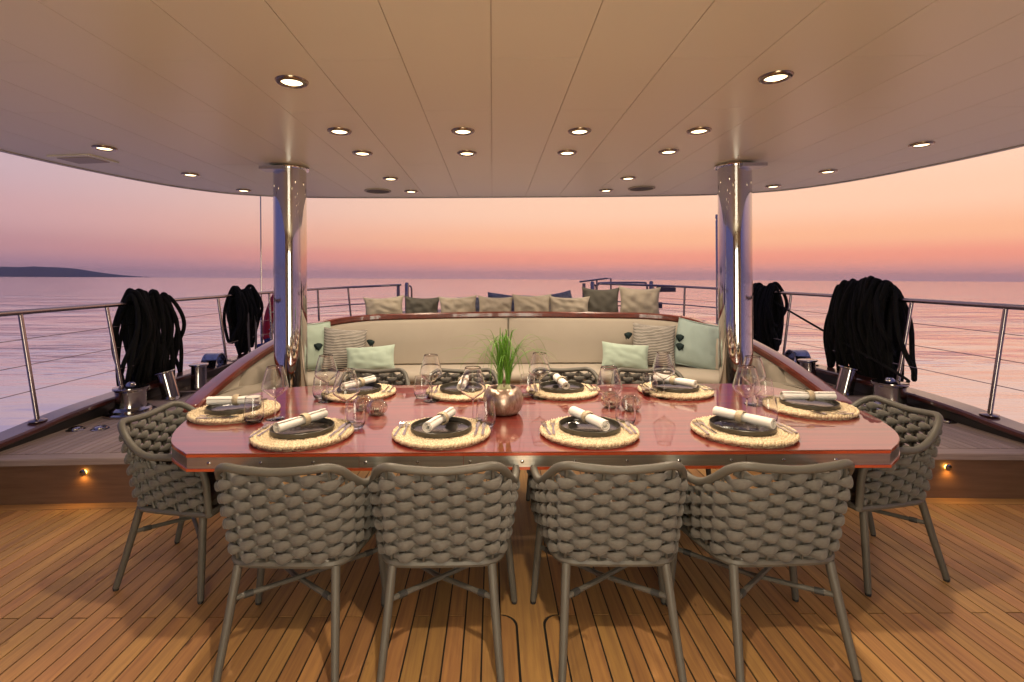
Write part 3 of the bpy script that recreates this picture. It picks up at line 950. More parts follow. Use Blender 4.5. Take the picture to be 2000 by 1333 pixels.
# ------------------------------------------------------------------ ceiling with panels
RZ = 2.417
left = [(-3.45, -2.6), (-3.45, 2.9), (-3.42, 3.56), (-3.34, 4.13), (-3.16, 4.78), (-2.93, 5.20), (-2.64, 5.47), (-2.05, 5.67), (-1.0, 5.735), (CX, 5.745)]
outl = [tuple(p) for p in spline(left, 5)]
OUT = outl + [(2 * CX - x, y) for x, y in reversed(outl[:-1])]     # clockwise seen from above
OUTC = list(reversed(OUT))
ceil = MB()
ceil.prism(OUTC, RZ + .006, RZ + .10)
ceiling = tag(ceil.build('ceiling', 'ceiling_gap', smooth=False), 'broad cream panelled ceiling of the deck canopy with rounded stern edge', kind='structure')
mb = MB(); rs = []
n = len(OUTC)
for i in range(n):
    p = Vector(OUTC[i]); t = (Vector(OUTC[(i + 1) % n]) - Vector(OUTC[i - 1])).normalized(); o_ = Vector((t.y, -t.x))
    rs.append([(p.x + o_.x * a, p.y + o_.y * a, RZ + b) for a, b in ((-.012, -.006), (.03, -.006), (.05, .008), (.055, .12), (-.012, .12))])
mb.rings(rs, closed=True).build('edge_moulding', 'roof_paint', ceiling)
def hull(P):
    P = sorted(set((round(x, 4), round(y, 4)) for x, y in P))
    def run(Q):
        H = []
        for p in Q:
            while len(H) > 1 and (H[-1][0] - H[-2][0]) * (p[1] - H[-2][1]) - (H[-1][1] - H[-2][1]) * (p[0] - H[-2][0]) <= 0:
                H.pop()
            H.append(p)
        return H[:-1]
    return run(P) + run(P[::-1])
HUL = hull(OUTC)
halfp = []
for i in range(len(HUL)):
    a = HUL[i]; b = HUL[(i + 1) % len(HUL)]
    ex, ey = b[0] - a[0], b[1] - a[1]; l = math.hypot(ex, ey)
    if l < 1e-6: continue
    nx, ny = ey / l, -ex / l
    halfp.append((nx, ny, nx * a[0] + ny * a[1] - .012))
PWC = .3705
for cidx in range(-10, 11):
    x0 = cidx * PWC + .0017; x1 = (cidx + 1) * PWC - .0017
    ph = 2.13 if cidx % 2 == 0 else 2.78
    ys = [-2.6] + [ph + q * 1.93 for q in range(-3, 3) if -2.5 < ph + q * 1.93 < 5.75] + [5.9]
    for y0, y1 in zip(ys, ys[1:]):
        poly = [(x0, y0 + .0014), (x1, y0 + .0014), (x1, y1 - .0014), (x0, y1 - .0014)]
        for hp in halfp:
            poly = clip(poly, hp)
            if len(poly) < 3: break
        if len(poly) < 3: continue
        MB().prism(poly, RZ, RZ + .005).build('panel', 'ceiling_panel', ceiling, smooth=False)

# downlights
def downlight(x, y, label, power=1.0):
    t = thing('downlight', label, 'downlight', (x, y, RZ), 0, 'recessed ceiling downlights')
    MB().lathe([(.046, -.004), (.05, -.012), (.058, -.013), (.068, -.010), (.0735, -.002), (.0735, .0)], 32).build('ring', 'bronze_ring', t)
    MB().lathe([(.047, -.0045), (.04, -.0075), (.02, -.0095), (.001, -.0100)], 28).build('lens', 'lamp_glass', t)
    ld = bpy.data.lights.new('downlight_lamp', 'SPOT')
    ld.energy = LAMP_POWER * power; ld.color = LAMP_COL; ld.shadow_soft_size = .04
    ld.spot_size = R(140); ld.spot_blend = .9
    lo = bpy.data.objects.new('lamp', ld); COL.objects.link(lo); lo.parent = t
    lo.location = (0, 0, -.03)
LIGHTS = [(-.92, 2.361, 'largest ceiling downlight left of centre, nearest the camera'), (1.30, 2.341, 'largest ceiling downlight right of centre, nearest the camera'),
 (-.937, 3.153, 'leftmost downlight of the first row of four over the table'), (-.178, 3.169, 'second downlight from left in the first row of four'), (.547, 3.184, 'third downlight from left in the first row of four'), (1.291, 3.189, 'rightmost downlight of the first row of four over the table'),
 (-.936, 3.705, 'leftmost downlight of the second row of four'), (-.181, 3.723, 'second downlight from left in the second row of four'), (.549, 3.726, 'third downlight from left in the second row of four'), (1.283, 3.714, 'rightmost downlight of the second row of four'),
 (-2.662, 3.52, 'downlight at far left beside the square ceiling hatch'), (2.984, 3.555, 'downlight at far right near the canopy edge'),
 (-.92, 4.65, 'downlight just right of the left pillar head'), (1.249, 4.693, 'downlight just left of the right pillar head'),
 (-2.601, 4.418, 'middle downlight of the three along the left canopy edge'), (2.92, 4.45, 'middle downlight of the three along the right canopy edge'),
 (-2.528, 5.213, 'smallest downlight left of the left pillar at the edge'), (2.833, 5.16, 'smallest downlight right of the right pillar at the edge'),
 (-.842, 5.333, 'small downlight beside the left round speaker grille'), (1.191, 5.342, 'small downlight beside the right round speaker grille')]
for x, y, lb in LIGHTS:
    downlight(x, y, lb, .22 if abs(x - CX) > 2 else (2.3 if y < 2.5 else 1.0))
for x, y, pw_, lb in ((-.92, .55, .7, 'added ceiling downlight left of the camera over the open deck'), (CX, .75, 3.8, 'added ceiling downlight over the camera on the centre line'), (1.30, .55, .7, 'added ceiling downlight right of the camera over the open deck'),
                      (-.92, -.9, .7, 'added ceiling downlight behind the camera on the left'), (1.30, -.9, .7, 'added ceiling downlight behind the camera on the right')):
    downlight(x, y, lb, pw_)  # unseen extra downlights, added to light the near deck and chair backs
def speaker(x, y, label):
    t = thing('speaker_grille', label, 'speaker', (x, y, RZ), 0, 'round ceiling speakers')
    MB().lathe([(.135, 0), (.135, -.008), (.12, -.012), (.115, -.008)], 32).build('rim', 'hatch_paint', t)
    MB().lathe([(.115, -.007), (.001, -.009)], 32).build('mesh', 'grille', t)
speaker(-1.18, 5.29, 'round speaker grille in the ceiling right of the left pillar')
speaker(1.528, 5.232, 'round speaker grille in the ceiling left of the right pillar')
t = thing('ceiling_hatch', 'shallow square hatch in the ceiling at far left', 'hatch', (-3.06, 3.84, RZ), R(-6))
MB().prism([(-.17, -.13), (.17, -.13), (.17, .13), (-.17, .13)], -.009, 0).build('frame', 'ceiling_panel', t, smooth=False)
MB().prism([(-.13, -.09), (.13, -.09), (.13, .09), (-.13, .09)], -.013, -.0092).build('lid', 'hatch_paint', t, smooth=False)

# ------------------------------------------------------------------ pillars
def pillar(x, s, label):
    t = thing('pillar', label, 'pillar', (x, 4.17, 0), 0, 'polished steel canopy pillars')
    MB().lathe([(.128, .0), (.128, RZ - .02)], 64).build('shaft', 'pillar_steel', t)
    MB().lathe([(.128, RZ - .022), (.150, RZ - .022), (.153, RZ - .016), (.150, RZ - .006), (.128, RZ - .004)], 48).build('collar', 'pillar_steel', t)
    MB().lathe([(.20, .001), (.20, .012), (.185, .02), (.13, .022)], 48).build('base_flange', 'pillar_steel', t)
    mb = MB().box(s * -.17 if s > 0 else -.02, .02 if s > 0 else .17, -.185, -.05, RZ - .05, RZ - .024)
    mb.build('mounting_plate', 'brushed', t, smooth=False)
    return t
pillar(-1.646, 1, 'polished steel pillar at the left side of the settee')
pillar(1.976, -1, 'polished steel pillar at the right side of the settee')

# ------------------------------------------------------------------ unseen deckhouse; glowing door panes added to light ceiling and chair backs
dh = thing('deckhouse', 'cream deckhouse wall behind the camera with glowing door panes added for light', 'deckhouse', (CX, -2.45, 0))
for a, b in ((-3.3, -2.0), (2.0, 3.3)):
    MB().box(a, b, -.1, 0, 0.001, 2.415).build('wall', 'cream_wall', dh, smooth=False)
MB().box(-2.0, 2.0, -.1, 0, 2.12, 2.415).build('lintel', 'cream_wall', dh, smooth=False)
for x in (-1.995, -.9975, 0.0, .9975):
    fr_ = MB().box(x, x + .06, -.09, -.02, 0.001, 2.12).box(x + .937, x + .997, -.09, -.02, 0.001, 2.12).box(x + .06, x + .937, -.09, -.02, 2.05, 2.12).box(x + .06, x + .937, -.09, -.02, 0.001, .12).build('door', 'mahogany', dh, smooth=False)
    MB().box(x + .06, x + .937, -.06, -.05, .12, 2.05).build('pane', 'saloon_fill' if -1.5 < x < .5 else 'dark_glass', fr_, smooth=False)

# ------------------------------------------------------------------ dining table
TX = .195; TZ = .75
half = [(1.525, 2.22), (1.69, 2.38), (1.80, 2.60), (1.868, 2.90), (1.835, 3.20), (1.73, 3.46), (1.61, 3.57), (1.45, 3.618)]
right = [tuple(p) for p in spline(half, 6)]
outline = [(x, y) for x, y in right] + [(-x, y) for x, y in reversed(right)]     # ccw, relative to TX
TY = 2.92
poly = [(x, y - TY) for x, y in outline]
table = thing('dining_table', 'long glossy red mahogany dining table with steel edge band', 'table', (TX, TY, 0))
def offset_poly(P, d):
    out = []; n = len(P)
    for i in range(n):
        a = Vector(P[i - 1]); b_ = Vector(P[i]); c = Vector(P[(i + 1) % n])
        e1 = (b_ - a).normalized(); e2 = (c - b_).normalized()
        n1 = Vector((e1.y, -e1.x)); n2 = Vector((e2.y, -e2.x))
        out.append(tuple(b_ + (n1 + n2) / max(1 + n1.dot(n2), .4) * d))
    return out
MB().prism(offset_poly(poly, .003), TZ - .004, TZ, .002).build('tabletop', 'table_red', table, smooth=False)
MB().prism(offset_poly(poly, .002), TZ - .017, TZ - .0045).build('upper_edge', 'table_edge', table, smooth=False)
MB().prism(offset_poly(poly, -.004), TZ - .066, TZ - .0175).build('core', 'table_edge', table, smooth=False)
MB().prism(offset_poly(poly, .004), TZ - .078, TZ - .0665).build('lower_edge', 'table_edge', table, smooth=False)
# steel band in segments
def band(P, name='edge_band'):
    rs = []
    for i, p in enumerate(P):
        a = Vector(P[max(i - 1, 0)]); b_ = Vector(P[min(i + 1, len(P) - 1)])
        t = (b_ - a).normalized(); o_ = Vector((t.y, -t.x))
        rs.append([(p[0] + o_.x * d, p[1] + o_.y * d, z) for d, z in ((-.003, TZ - .066), (.0, TZ - .066), (.0, TZ - .018), (-.003, TZ - .018))])
    MB().rings(rs).build(name, 'brushed', table, smooth=False)
fy = 2.22 - TY
band([(-1.525, fy), (-.78, fy)]); band([(-.778, fy), (-.327, fy)]); band([(-.325, fy), (.9, fy)]); band([(.902, fy), (1.525, fy)])
rp = [(x, y - TY) for x, y in right]
band(rp[:22]); band(rp[22:] + [(0.001, 3.618 - TY)])
lp = [(-x, y) for x, y in reversed(rp)]
band([(-0.001, 3.618 - TY)] + lp[:-21]); band(lp[-22:])
for q in range(14):
    x = -1.40 + q * .2265 - .03
    if x > 1.5: break
    MB().tube([(x, fy - .0005, TZ - .043), (x, fy - .003, TZ - .043), (x, fy - .0042, TZ - .043)], [.0075, .0075, .005], 10).build('screw', 'steel', table)
# pedestals
for x in (-.48, .47):
    lg = MB().lathe([(.06, .03), (.055, .05), (.055, TZ - .09), (.09, TZ - .079)], 24, (x, 0, 0)).build('leg', 'steel', table)
    MB().lathe([(.001, .035), (.2, .03), (.235, .022), (.24, .008), (.24, .001)], 40, (x, 0, 0)).build('foot', 'brushed', lg)
for y in (-.45, .45):
    MB().box(-1.2, 1.2, y - .03, y + .03, TZ - .14, TZ - .079).build('beam', 'black_clip', table, smooth=False)

# ------------------------------------------------------------------ chairs
def make_chair():
    t = thing('dining_chair', 'x', 'chair', (0, 0, 0), 0, 'woven rope dining chairs around the table')
    topr = [(0, -.272, .790), (.12, -.270, .798), (.190, -.258, .803), (.233, -.222, .780), (.262, -.165, .728), (.280, -.10, .686), (.294, -.03, .671), (.304, .07, .675), (.308, .15, .668), (.306, .205, .632), (.298, .232, .56), (.288, .238, .41)]
    botr = [(0, -.178), (.13, -.176), (.188, -.165), (.222, -.13), (.238, -.08), (.248, -.02), (.258, .04), (.266, .10), (.272, .15), (.276, .19), (.279, .215), (.282, .236)]
    ZB = .40
    def full_(h):
        L = [Vector((-p[0], p[1], p[2])) for p in reversed(h[1:])]
        return spline(L + [Vector(p) for p in h], 10)
    TOP = full_(topr)
    BOT = full_([(x, y, ZB) for x, y in botr])
    n = len(TOP)
    MB().tube(TOP, .0165, 10).build('top_rail', 'frame_paint', t)
    ring = BOT + [Vector((.2, .245, ZB)), Vector((0, .25, ZB)), Vector((-.2, .245, ZB))]
    MB().tube(ring, .0155, 8, closed=True).build('seat_frame', 'frame_paint', t)
    # common parameter: arc length of the line between ring and rail
    MID = [(a + b) / 2 for a, b in zip(TOP, BOT)]
    L = [0]
    for a, b in zip(MID, MID[1:]):
        L.append(L[-1] + Vector((b.x - a.x, b.y - a.y, 0)).length)
    tot = L[-1]
    def at(P, s):
        s = min(max(s, 0), tot)
        lo, hi = 0, n - 1
        while hi - lo > 1:
            m = (lo + hi) // 2
            if L[m] <= s: lo = m
            else: hi = m
        f_ = (s - L[lo]) / max(L[hi] - L[lo], 1e-9)
        return P[lo].lerp(P[hi], f_)
    NR = 20
    pitch = tot / NR
    for k in range(1, NR):
        s = k * pitch
        MB().tube([at(BOT, s), at(TOP, s)], .0062, 6).build('rod', 'frame_paint', t)
    rows = 13
    dz = .0272
    cr = random.Random(4)
    for r in range(rows):
        z = ZB + .034 + r * dz
        seed_r = cr.uniform(0, 50)
        ss = []
        steps = NR * 9
        for q in range(steps + 1):
            s = tot * q / steps
            tp = at(TOP, s)
            if tp.z - .026 > z and .1 * pitch < s < tot - .1 * pitch:
                ss.append(s)
        if len(ss) < 10: continue
        rs = []
        for q, s in enumerate(ss):
            b_ = at(BOT, s); tp = at(TOP, s)
            f_ = (z - ZB) / (tp.z - ZB)
            f_ = min(f_, 1)
            p = b_.lerp(tp, f_); p.z = z
            tn = at(BOT, s + .01) - at(BOT, s - .01); tn.z = 0
            tn.normalize()
            nr = Vector((tn.y, -tn.x, 0))
            ph = PI * s / pitch + PI * r
            c = math.cos(ph)
            sq = math.copysign(abs(c) ** .75, c)
            ten = noise.noise((seed_r, s * 9, 0)); sg = noise.noise((seed_r + 9, s * 7, 3))
            p = p + nr * ((.0158 + .0015 * ten) * sq) + Vector((0, 0, .0016 * sg))
            hh = .0080 + (.0122 + .0012 * ten) * abs(c) ** .8
            th = .0078 + .0022 * abs(c)
            tilt = .006 * math.sin(ph)
            e = min(q, len(ss) - 1 - q)
            if e < 3: hh *= (.45, .75, .92)[e]
            rs.append([p + nr * (th * math.cos(a)) + Vector((0, 0, hh * math.copysign(abs(math.sin(a)) ** .85, math.sin(a)) + tilt * .4)) for a in [2 * PI * k / 10 for k in range(10)]])
        MB().rings(rs).build('strap', 'weave', t, angle=180)
    # seat pan and cushion
    seat = [(x * .97, y) for x, y in [(.0, -.165), (.15, -.162), (.21, -.12), (.24, -.02), (.262, .12), (.268, .22), (.2, .235), (0, .24)]]
    sp = seat + [(-x, y) for x, y in reversed(seat[1:-1])]
    MB().prism(sp, ZB - .004, ZB + .012).build('seat', 'frame_paint', t, smooth=False)
    MB().prism([(x * .96, y * .96 + .003) for x, y in sp], ZB + .0125, ZB + .06, .015).build('seat_pad', 'seat_pad', t)
    feet = {}
    for s in (-1, 1):
        for nm, a, b_ in (('b', (s * .192, -.165, ZB - .008), (s * .222, -.268, 0)), ('f', (s * .262, .195, ZB - .008), (s * .300, .205, 0))):
            a = Vector(a); b_ = Vector(b_)
            lg = MB().tube([a, a.lerp(b_, .5), b_ + Vector((0, 0, .012))], [.0175, .0165, .0145], 12).build('leg', 'frame_paint', t)
            MB().tube([b_ + Vector((0, 0, .014)), b_], [.0142, .0125], 12).build('glide', 'rubber', lg)
            feet[nm, s] = (a, b_)
    for s in (-1, 1):
        a, b_ = feet['b', s]; p0 = a.lerp(b_, .30)
        a2, b2 = feet['f', -s]; p1 = a2.lerp(b2, .32)
        mid = (p0 + p1) / 2 + Vector((0, 0, -.018 if s > 0 else -.004))
        br = MB().tube([p0, mid, p1], .0105, 8).build('brace', 'frame_paint', t)
        for e, o_ in ((p0, mid), (p1, mid)):
            d = (o_ - e).normalized()
            MB().tube([e + d * .042, e + d * .075], .0135, 8).build('clip', 'black_clip', br)
    return t
proto = make_chair()
CH = [(-.80, 2.155, R(-2), 'leftmost woven chair of the four in front, its back to the camera'), (-.205, 2.155, R(1), 'second woven chair from left in the front row'), (.475, 2.155, R(-1), 'third woven chair from left in the front row'), (1.105, 2.15, R(3), 'rightmost woven chair of the four in front, its back to the camera'),
      (-1.555, 2.69, R(-93), 'woven chair at the left end of the table'), (1.94, 2.72, R(94), 'woven chair at the right end of the table'),
      (-.90, 3.66, R(180), 'leftmost woven chair on the far side of the table'), (-.225, 3.64, R(180), 'second woven chair from left on the far side'), (.53, 3.66, R(180), 'third woven chair from left on the far side'), (1.15, 3.61, R(180), 'rightmost woven chair on the far side of the table')]
for i, (x, y, a, lb) in enumerate(CH):
    c = proto if i == 0 else copy_tree(proto)
    c.location = (x, y, 0.002); c.rotation_euler = (0, 0, a); c['label'] = lb

# ------------------------------------------------------------------ table settings
WHERE = ['leftmost near-side setting', 'near-side setting second from left', 'near-side setting third from left', 'rightmost near-side setting',
         'leftmost far-side setting', 'far-side setting second from left', 'far-side setting third from left', 'rightmost far-side setting',
         'left table end', 'right table end']
MR = .232
def mat_meshes():
    base = MB().lathe([(.001, .012), (MR - .018, .012), (MR - .008, .009), (MR - .008, 0), (.001, 0)], 48).mesh('braid_base', 'straw')
    rings = []
    for ri, rr in enumerate((MR - .012, MR - .040, MR - .068, MR - .096)):
        mb = MB()
        ns = int(2 * PI * rr / .0165)
        for row, (dr, tw) in enumerate(((.0072, .62), (-.0072, -.62))):
            for k in range(ns):
                a = 2 * PI * (k + .5 * row) / ns
                c = Vector(((rr + dr) * math.cos(a), (rr + dr) * math.sin(a), .0085 + .001 * math.sin(k * 2.1)))
                tang = a + PI / 2 + tw
                M = Matrix.Rotation(tang, 3, 'Z')
                L_, W_, H_ = .0165, .0072, .0068
                pts = [(-L_, 0, 0), (-L_ * .45, W_, 0), (-L_ * .45, 0, H_), (-L_ * .45, -W_, 0), (-L_ * .45, 0, -H_ * .9), (L_ * .45, W_, 0), (L_ * .45, 0, H_), (L_ * .45, -W_, 0), (L_ * .45, 0, -H_ * .9), (L_, 0, 0)]
                vs = [c + M @ Vector(p) for p in pts]
                mb.add(vs, [(0, 2, 1), (0, 3, 2), (0, 4, 3), (0, 1, 4), (1, 2, 6, 5), (2, 3, 7, 6), (3, 4, 8, 7), (4, 1, 5, 8), (9, 5, 6), (9, 6, 7), (9, 7, 8), (9, 8, 5)])
        rings.append(mb.mesh('braid', 'straw', angle=180))
    return base, rings
M_BASE, M_RINGS = mat_meshes()
PR = .146
M_PLATE = MB().lathe([(.001, .003), (PR - .012, .003), (PR - .006, .006)], 56).mesh('well', 'plate_black')
M_RIM = MB().lathe([(.001, 0), (PR - .006, .0), (PR, .004), (PR + .001, .022), (PR - .001, .0235), (PR - .0035, .022), (PR - .006, .006)], 56).mesh('rim', 'plate_rim')
def napkin_mesh(seed):
    rg = random.Random(seed); mb = MB()
    Lh = .145; turns = 2.35; n = 40; rs = []
    for j in range(11):
        x = -Lh + 2 * Lh * j / 10
        pin = 1 - .16 * math.exp(-((x - .01) / .03) ** 2)
        ring = []
        pts = []
        for k in range(n + 1):
            a = turns * 2 * PI * k / n
            r = (.0085 + .0185 * (k / n) ** .8) * pin + .0012 * noise.noise((x * 25 + seed, a * .8, seed))
            pts.append((r, a))
        for r, a in pts:
            ring.append((x + .004 * noise.noise((a * .5, seed, j * .01)) * (1 if j in (0, 10) else 0), r * math.cos(a) * 1.04, r * math.sin(a) * .94 + .026))
        for r, a in reversed(pts):
            ring.append((x, (r - .003) * math.cos(a) * 1.04, (r - .003) * math.sin(a) * .94 + .026))
        rs.append(ring)
    mb.rings(rs)
    return mb.mesh('napkin', 'napkin', angle=70)
M_NAP = [napkin_mesh(s) for s in (1, 2, 3)]
mb = MB(); rs = []
for k in range(28):
    a = 2 * PI * k / 28
    rs.append([(x, math.cos(a) * r * 1.04, math.sin(a) * r + .027) for x, r in ((-.014, .0262), (-.016, .0285), (-.006, .0315), (.006, .0315), (.016, .0285), (.014, .0262))])
mb.rings(rs, closed=True)
M_NRING = mb.mesh('napkin_ring', 'napkin_ring', angle=60)
def cutlery(kind):
    mb = MB()
    if kind == 'fork':
        st = [(-.10, .0065, .0022), (-.06, .0055, .0025), (0, .0035, .003), (.035, .003, .0045), (.048, .011, .005), (.06, .0125, .004)]
        rs = [[(-w, y, z - .001), (w, y, z - .001), (w, y, z + .001), (-w, y, z + .001)] for y, w, z in st]
        mb.rings(rs)
        for q in range(4):
            x = -.0105 + q * .007
            rs = [[(x - w, y, z - .0008), (x + w, y, z - .0008), (x + w, y, z + .0008), (x - w, y, z + .0008)] for y, w, z in ((.058, .002, .004), (.08, .0018, .0045), (.103, .001, .010))]
            mb.rings(rs)
    else:
        L_ = .11 if kind == 'knife' else .095
        st = [(-L_, .006, .003), (-.05, .0065, .0032), (0, .0055, .0032), (.012, .004, .003), (.02, .009, .003), (.075, .010, .003), (L_ - .005, .006, .003), (L_, .001, .003)]
        rs = []
        for y, w, z in st:
            o_ = -.003 if y > .015 else 0
            rs.append([(-w + o_, y, z - .0014), (w + o_, y, z - .0014), (w + o_, y, z + .0014), (-w + o_, y, z + .0014)])
        mb.rings(rs)
    return mb.mesh(kind, 'cutlery_steel', angle=30)
M_CUT = {k: cutlery(k) for k in ('fork', 'knife', 'butter_knife')}
SET = [(-.915, 2.462, 0, R(62), 'front'), (-.25, 2.468, 0, R(72), 'front'), (.46, 2.47, 0, R(112), 'front'), (1.20, 2.465, 0, R(124), 'front'),
       (-.875, 3.345, PI, R(62), 'back'), (-.20, 3.34, PI, R(88), 'back'), (.452, 3.36, PI, R(95), 'back'), (1.19, 3.35, PI, R(128), 'back'),
       (-1.455, 2.885, -PI / 2, R(4), 'end'), (1.785, 2.90, PI / 2, R(-3), 'end')]
for i, (x, y, rz, nap_a, _) in enumerate(SET):
    w = WHERE[i]
    rr_ = rz + rnd.uniform(-.05, .05)
    t = thing('placemat', f'round braided straw placemat, {w}', 'placemat', (x, y, TZ + .0005), rr_, 'straw placemats')
    t.scale = (1, 1, 1.75)
    link('base', M_BASE, t)
    for m_ in M_RINGS: link('braid', m_, t)
    zt = TZ + .0268
    p = thing('plate', f'black dinner plate with upright rim, {w}', 'plate', (x + rnd.uniform(-.004, .004), y + rnd.uniform(-.004, .004), zt), rr_, 'black dinner plates')
    link('well', M_PLATE, p); link('rim', M_RIM, p)
    # napkin lies across the rim
    nx = link('napkin', M_NAP[i % 3]); tag(nx, f'rolled white linen napkin across the plate, {w}', 'napkin', 'rolled napkins')
    nx.location = (x, y, zt + .0225); nx.rotation_euler = (rnd.uniform(-.3, .3), 0, nap_a)
    rg_ = link('napkin_ring', M_NRING); tag(rg_, f'straw coloured napkin ring around the napkin, {w}', 'napkin ring', 'napkin rings')
    rg_.location = (x + .008 * math.cos(nap_a), y + .008 * math.sin(nap_a), zt + .0225); rg_.rotation_euler = (0, 0, nap_a)
    M = Matrix.Rotation(rz, 3, 'Z')
    for nm, px, py, nick in (('fork', -.205, -.01, 'outer fork'), ('fork', -.172, 0.0, 'inner fork'), ('knife', .172, 0.0, 'inner knife'), ('butter_knife', .203, -.005, 'outer small knife')):
        q = Vector((x, y, 0)) + M @ Vector((px, py, 0))
        o = link(nm, M_CUT[nm]); tag(o, f'steel {nick} on the placemat, {w}', 'fork' if nm == 'fork' else 'knife', 'steel forks' if nm == 'fork' else 'steel knives')
        o.location = (q.x, q.y, TZ + .0272); o.rotation_euler = (0, 0, rz + rnd.uniform(-.09, .09))

def shell(prof, th):
    # closed double wall: outer profile upwards, inner profile back down
    n = len(prof); inner = []
    for i, (r, z) in enumerate(prof):
        a = Vector(prof[max(i - 1, 0)]); b_ = Vector(prof[min(i + 1, n - 1)])
        t = (b_ - a).normalized(); o_ = Vector((-t.y, t.x))
        inner.append((max(r + o_.x * th, .0006), z + o_.y * th))
    return list(prof) + list(reversed(inner))
M_BOWL = MB().lathe([(.0006, .1155)] + shell([tuple(p) for p in spline([(.004, .1165), (.014, .121), (.034, .1345), (.058, .153), (.0675, .166), (.0685, .176), (.066, .19), (.0575, .225), (.0465, .265), (.0415, .284)], 3)], .0013) + [(.0006, .1175)], 40).mesh('bowl', 'glass', angle=180)
M_STEM = MB().lathe([(.0006, .0048), (.0048, .0048), (.0037, .02), (.0034, .07), (.0042, .105), (.0046, .115), (.0006, .1153)], 12).mesh('stem', 'glass', angle=180)
M_FOOT = MB().lathe([(.0006, .0003), (.0475, .0003), (.048, .0012), (.045, .0022), (.033, .003), (.012, .0042), (.0006, .0046)], 36).mesh('foot', 'glass', angle=60)
WG = [(-.763, 2.657), (-.107, 2.70), (.608, 2.685), (1.327, 2.679), (-1.029, 3.157), (-.382, 3.148), (.29, 3.198), (1.063, 3.191), (-1.176, 2.763), (1.528, 3.011)]
for i, (x, y) in enumerate(WG):
    t = thing('wine_glass', f'tall empty wine glass with wide bowl, {WHERE[i]}', 'wine glass', (x, y, TZ + .0005), 0, 'tall wine glasses')
    link('bowl', M_BOWL, t); link('stem', M_STEM, t); link('foot', M_FOOT, t)
M_TUM = MB().lathe([(.0006, .0006), (.030, .0006)] + [tuple(p) for p in spline([(.036, .003), (.046, .018), (.0505, .042), (.0505, .06), (.048, .09), (.0435, .125), (.0425, .137)], 3)] + [(.0412, .1372)] + [tuple(p) for p in spline([(.0411, .137), (.0421, .125), (.0465, .09), (.0488, .06), (.0485, .042), (.043, .022), (.033, .014), (.0006, .0125)], 3)], 36).mesh('body', 'glass', angle=70)
TG = [(-.697, 2.583), (-.038, 2.596), (.676, 2.617), (1.40, 2.62), (-1.09, 3.24), (-.451, 3.236), (.22, 3.255), (.999, 3.269), (-1.261, 2.696), (1.626, 3.071)]
for i, (x, y) in enumerate(TG):
    t = thing('tumbler', f'stemless water glass beside the wine glass, {WHERE[i]}', 'glass', (x, y, TZ + .0005), 0, 'stemless water glasses')
    link('body', M_TUM, t)
# ribbed candle glasses
def ribbed():
    mb = MB(); prof = [(.026, .0005), (.040, .006), (.052, .02), (.0565, .038), (.053, .055), (.042, .069), (.032, .076), (.030, .079)]
    prof = [tuple(p) for p in spline(prof, 3)]
    n = 112; rs = []
    def ring(r, z, amp):
        return [((r + amp * math.sin(28 * 2 * PI * k / n)) * math.cos(2 * PI * k / n), (r + amp * math.sin(28 * 2 * PI * k / n)) * math.sin(2 * PI * k / n), z) for k in range(n)]
    for r, z in prof:
        rs.append(ring(r, z, .0026 * min(1, r / .045)))
    for r, z in reversed(prof[2:]):
        rs.append(ring(r - .005, z + (.001 if z > .07 else 0), 0))
    rs.append(ring(.002, .012, 0))
    mb.rings(rs)
    return mb.mesh('ribbed_shell', 'glass_amber', angle=180)
M_RIB = ribbed()
M_CANDLE = MB().lathe([(.0006, .0145), (.0185, .0145), (.019, .028), (.017, .0295), (.0006, .029)], 20).mesh('candle', 'napkin')
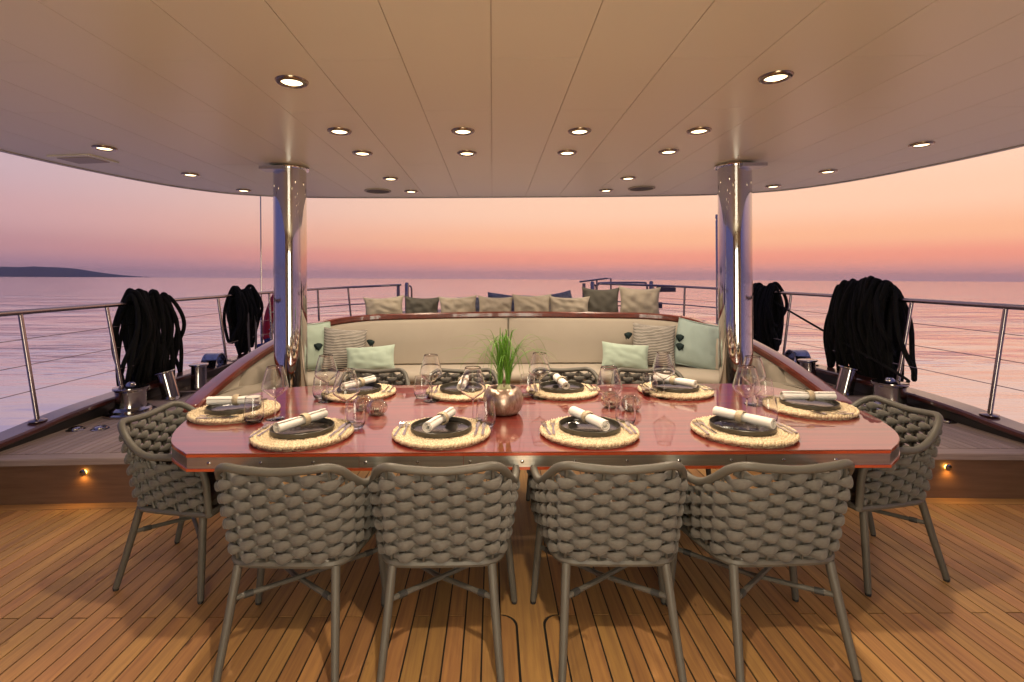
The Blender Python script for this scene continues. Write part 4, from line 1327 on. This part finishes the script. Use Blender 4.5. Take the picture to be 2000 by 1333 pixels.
for x, y, lb in ((-.75, 2.947, 'round ribbed candle glass left of its twin, left half of table'), (-.648, 2.849, 'round ribbed candle glass right of its twin, left half of table'), (.683, 2.978, 'round ribbed candle glass left of its twin, right half of table'), (.779, 2.90, 'round ribbed candle glass right of its twin, right half of table')):
    t = thing('candle_glass', lb, 'candle holder', (x, y, TZ + .0005), 0, 'ribbed candle glasses')
    link('ribbed_shell', M_RIB, t)
    link('candle', M_CANDLE, t)

# plant in a hammered metal pot
pl = thing('potted_plant', 'green grass-like plant in a round hammered metal pot mid table', 'plant', (.055, 2.86, TZ + .0005))
MB().lathe([tuple(p) for p in spline([(.03, .001), (.075, .001), (.098, .02), (.110, .05), (.112, .085), (.105, .115), (.088, .138), (.073, .146), (.068, .143), (.066, .13)], 4)], 64).build('pot', 'pot', pl, angle=180)
MB().lathe([(.001, .128), (.03, .127), (.068, .122)], 28).build('soil', 'soil', pl)
gr = random.Random(21)
for bx in (-.014, .026):
    bl = MB().lathe([(.001, .12), (.02, .122), (.024, .135), (.015, .15), (.008, .165)], 14, (bx, -.005, 0)).build('bulb', 'bulb', pl)
    for q in range(62):
        a = gr.uniform(0, 2 * PI)
        longb = gr.random() < .36
        out = gr.uniform(.14, .36) if longb else gr.uniform(.02, .16)
        h = gr.uniform(.17, .31) if longb else gr.uniform(.15, .33)
        sx = math.cos(a); sy = math.sin(a) * .7
        b0 = Vector((bx + gr.uniform(-.008, .008), -.005 + gr.uniform(-.008, .008), .15))
        droop = gr.uniform(.02, .22) if longb else gr.uniform(-.01, .02)
        pts = spline([b0, b0 + Vector((sx * out * .12, sy * out * .12, h * .5)), b0 + Vector((sx * out * .42, sy * out * .42, h * .92)), b0 + Vector((sx * out * .75, sy * out * .75, h * 1.0 - droop * .25)), b0 + Vector((sx * out, sy * out, h - droop))], 4)
        w0 = gr.uniform(.0022, .0042)
        rs = []
        for i, p in enumerate(pts):
            q_ = i / (len(pts) - 1)
            w_ = w0 * (1 - q_ ** 1.6) + .0005
            pr = Vector((-sy, sx, 0)).normalized()
            rs.append([p - pr * w_, p + Vector((0, 0, -w_ * .35)), p + pr * w_, p + Vector((0, 0, w_ * .12))])
        MB().rings(rs).build('blade', 'grass', pl, angle=180)
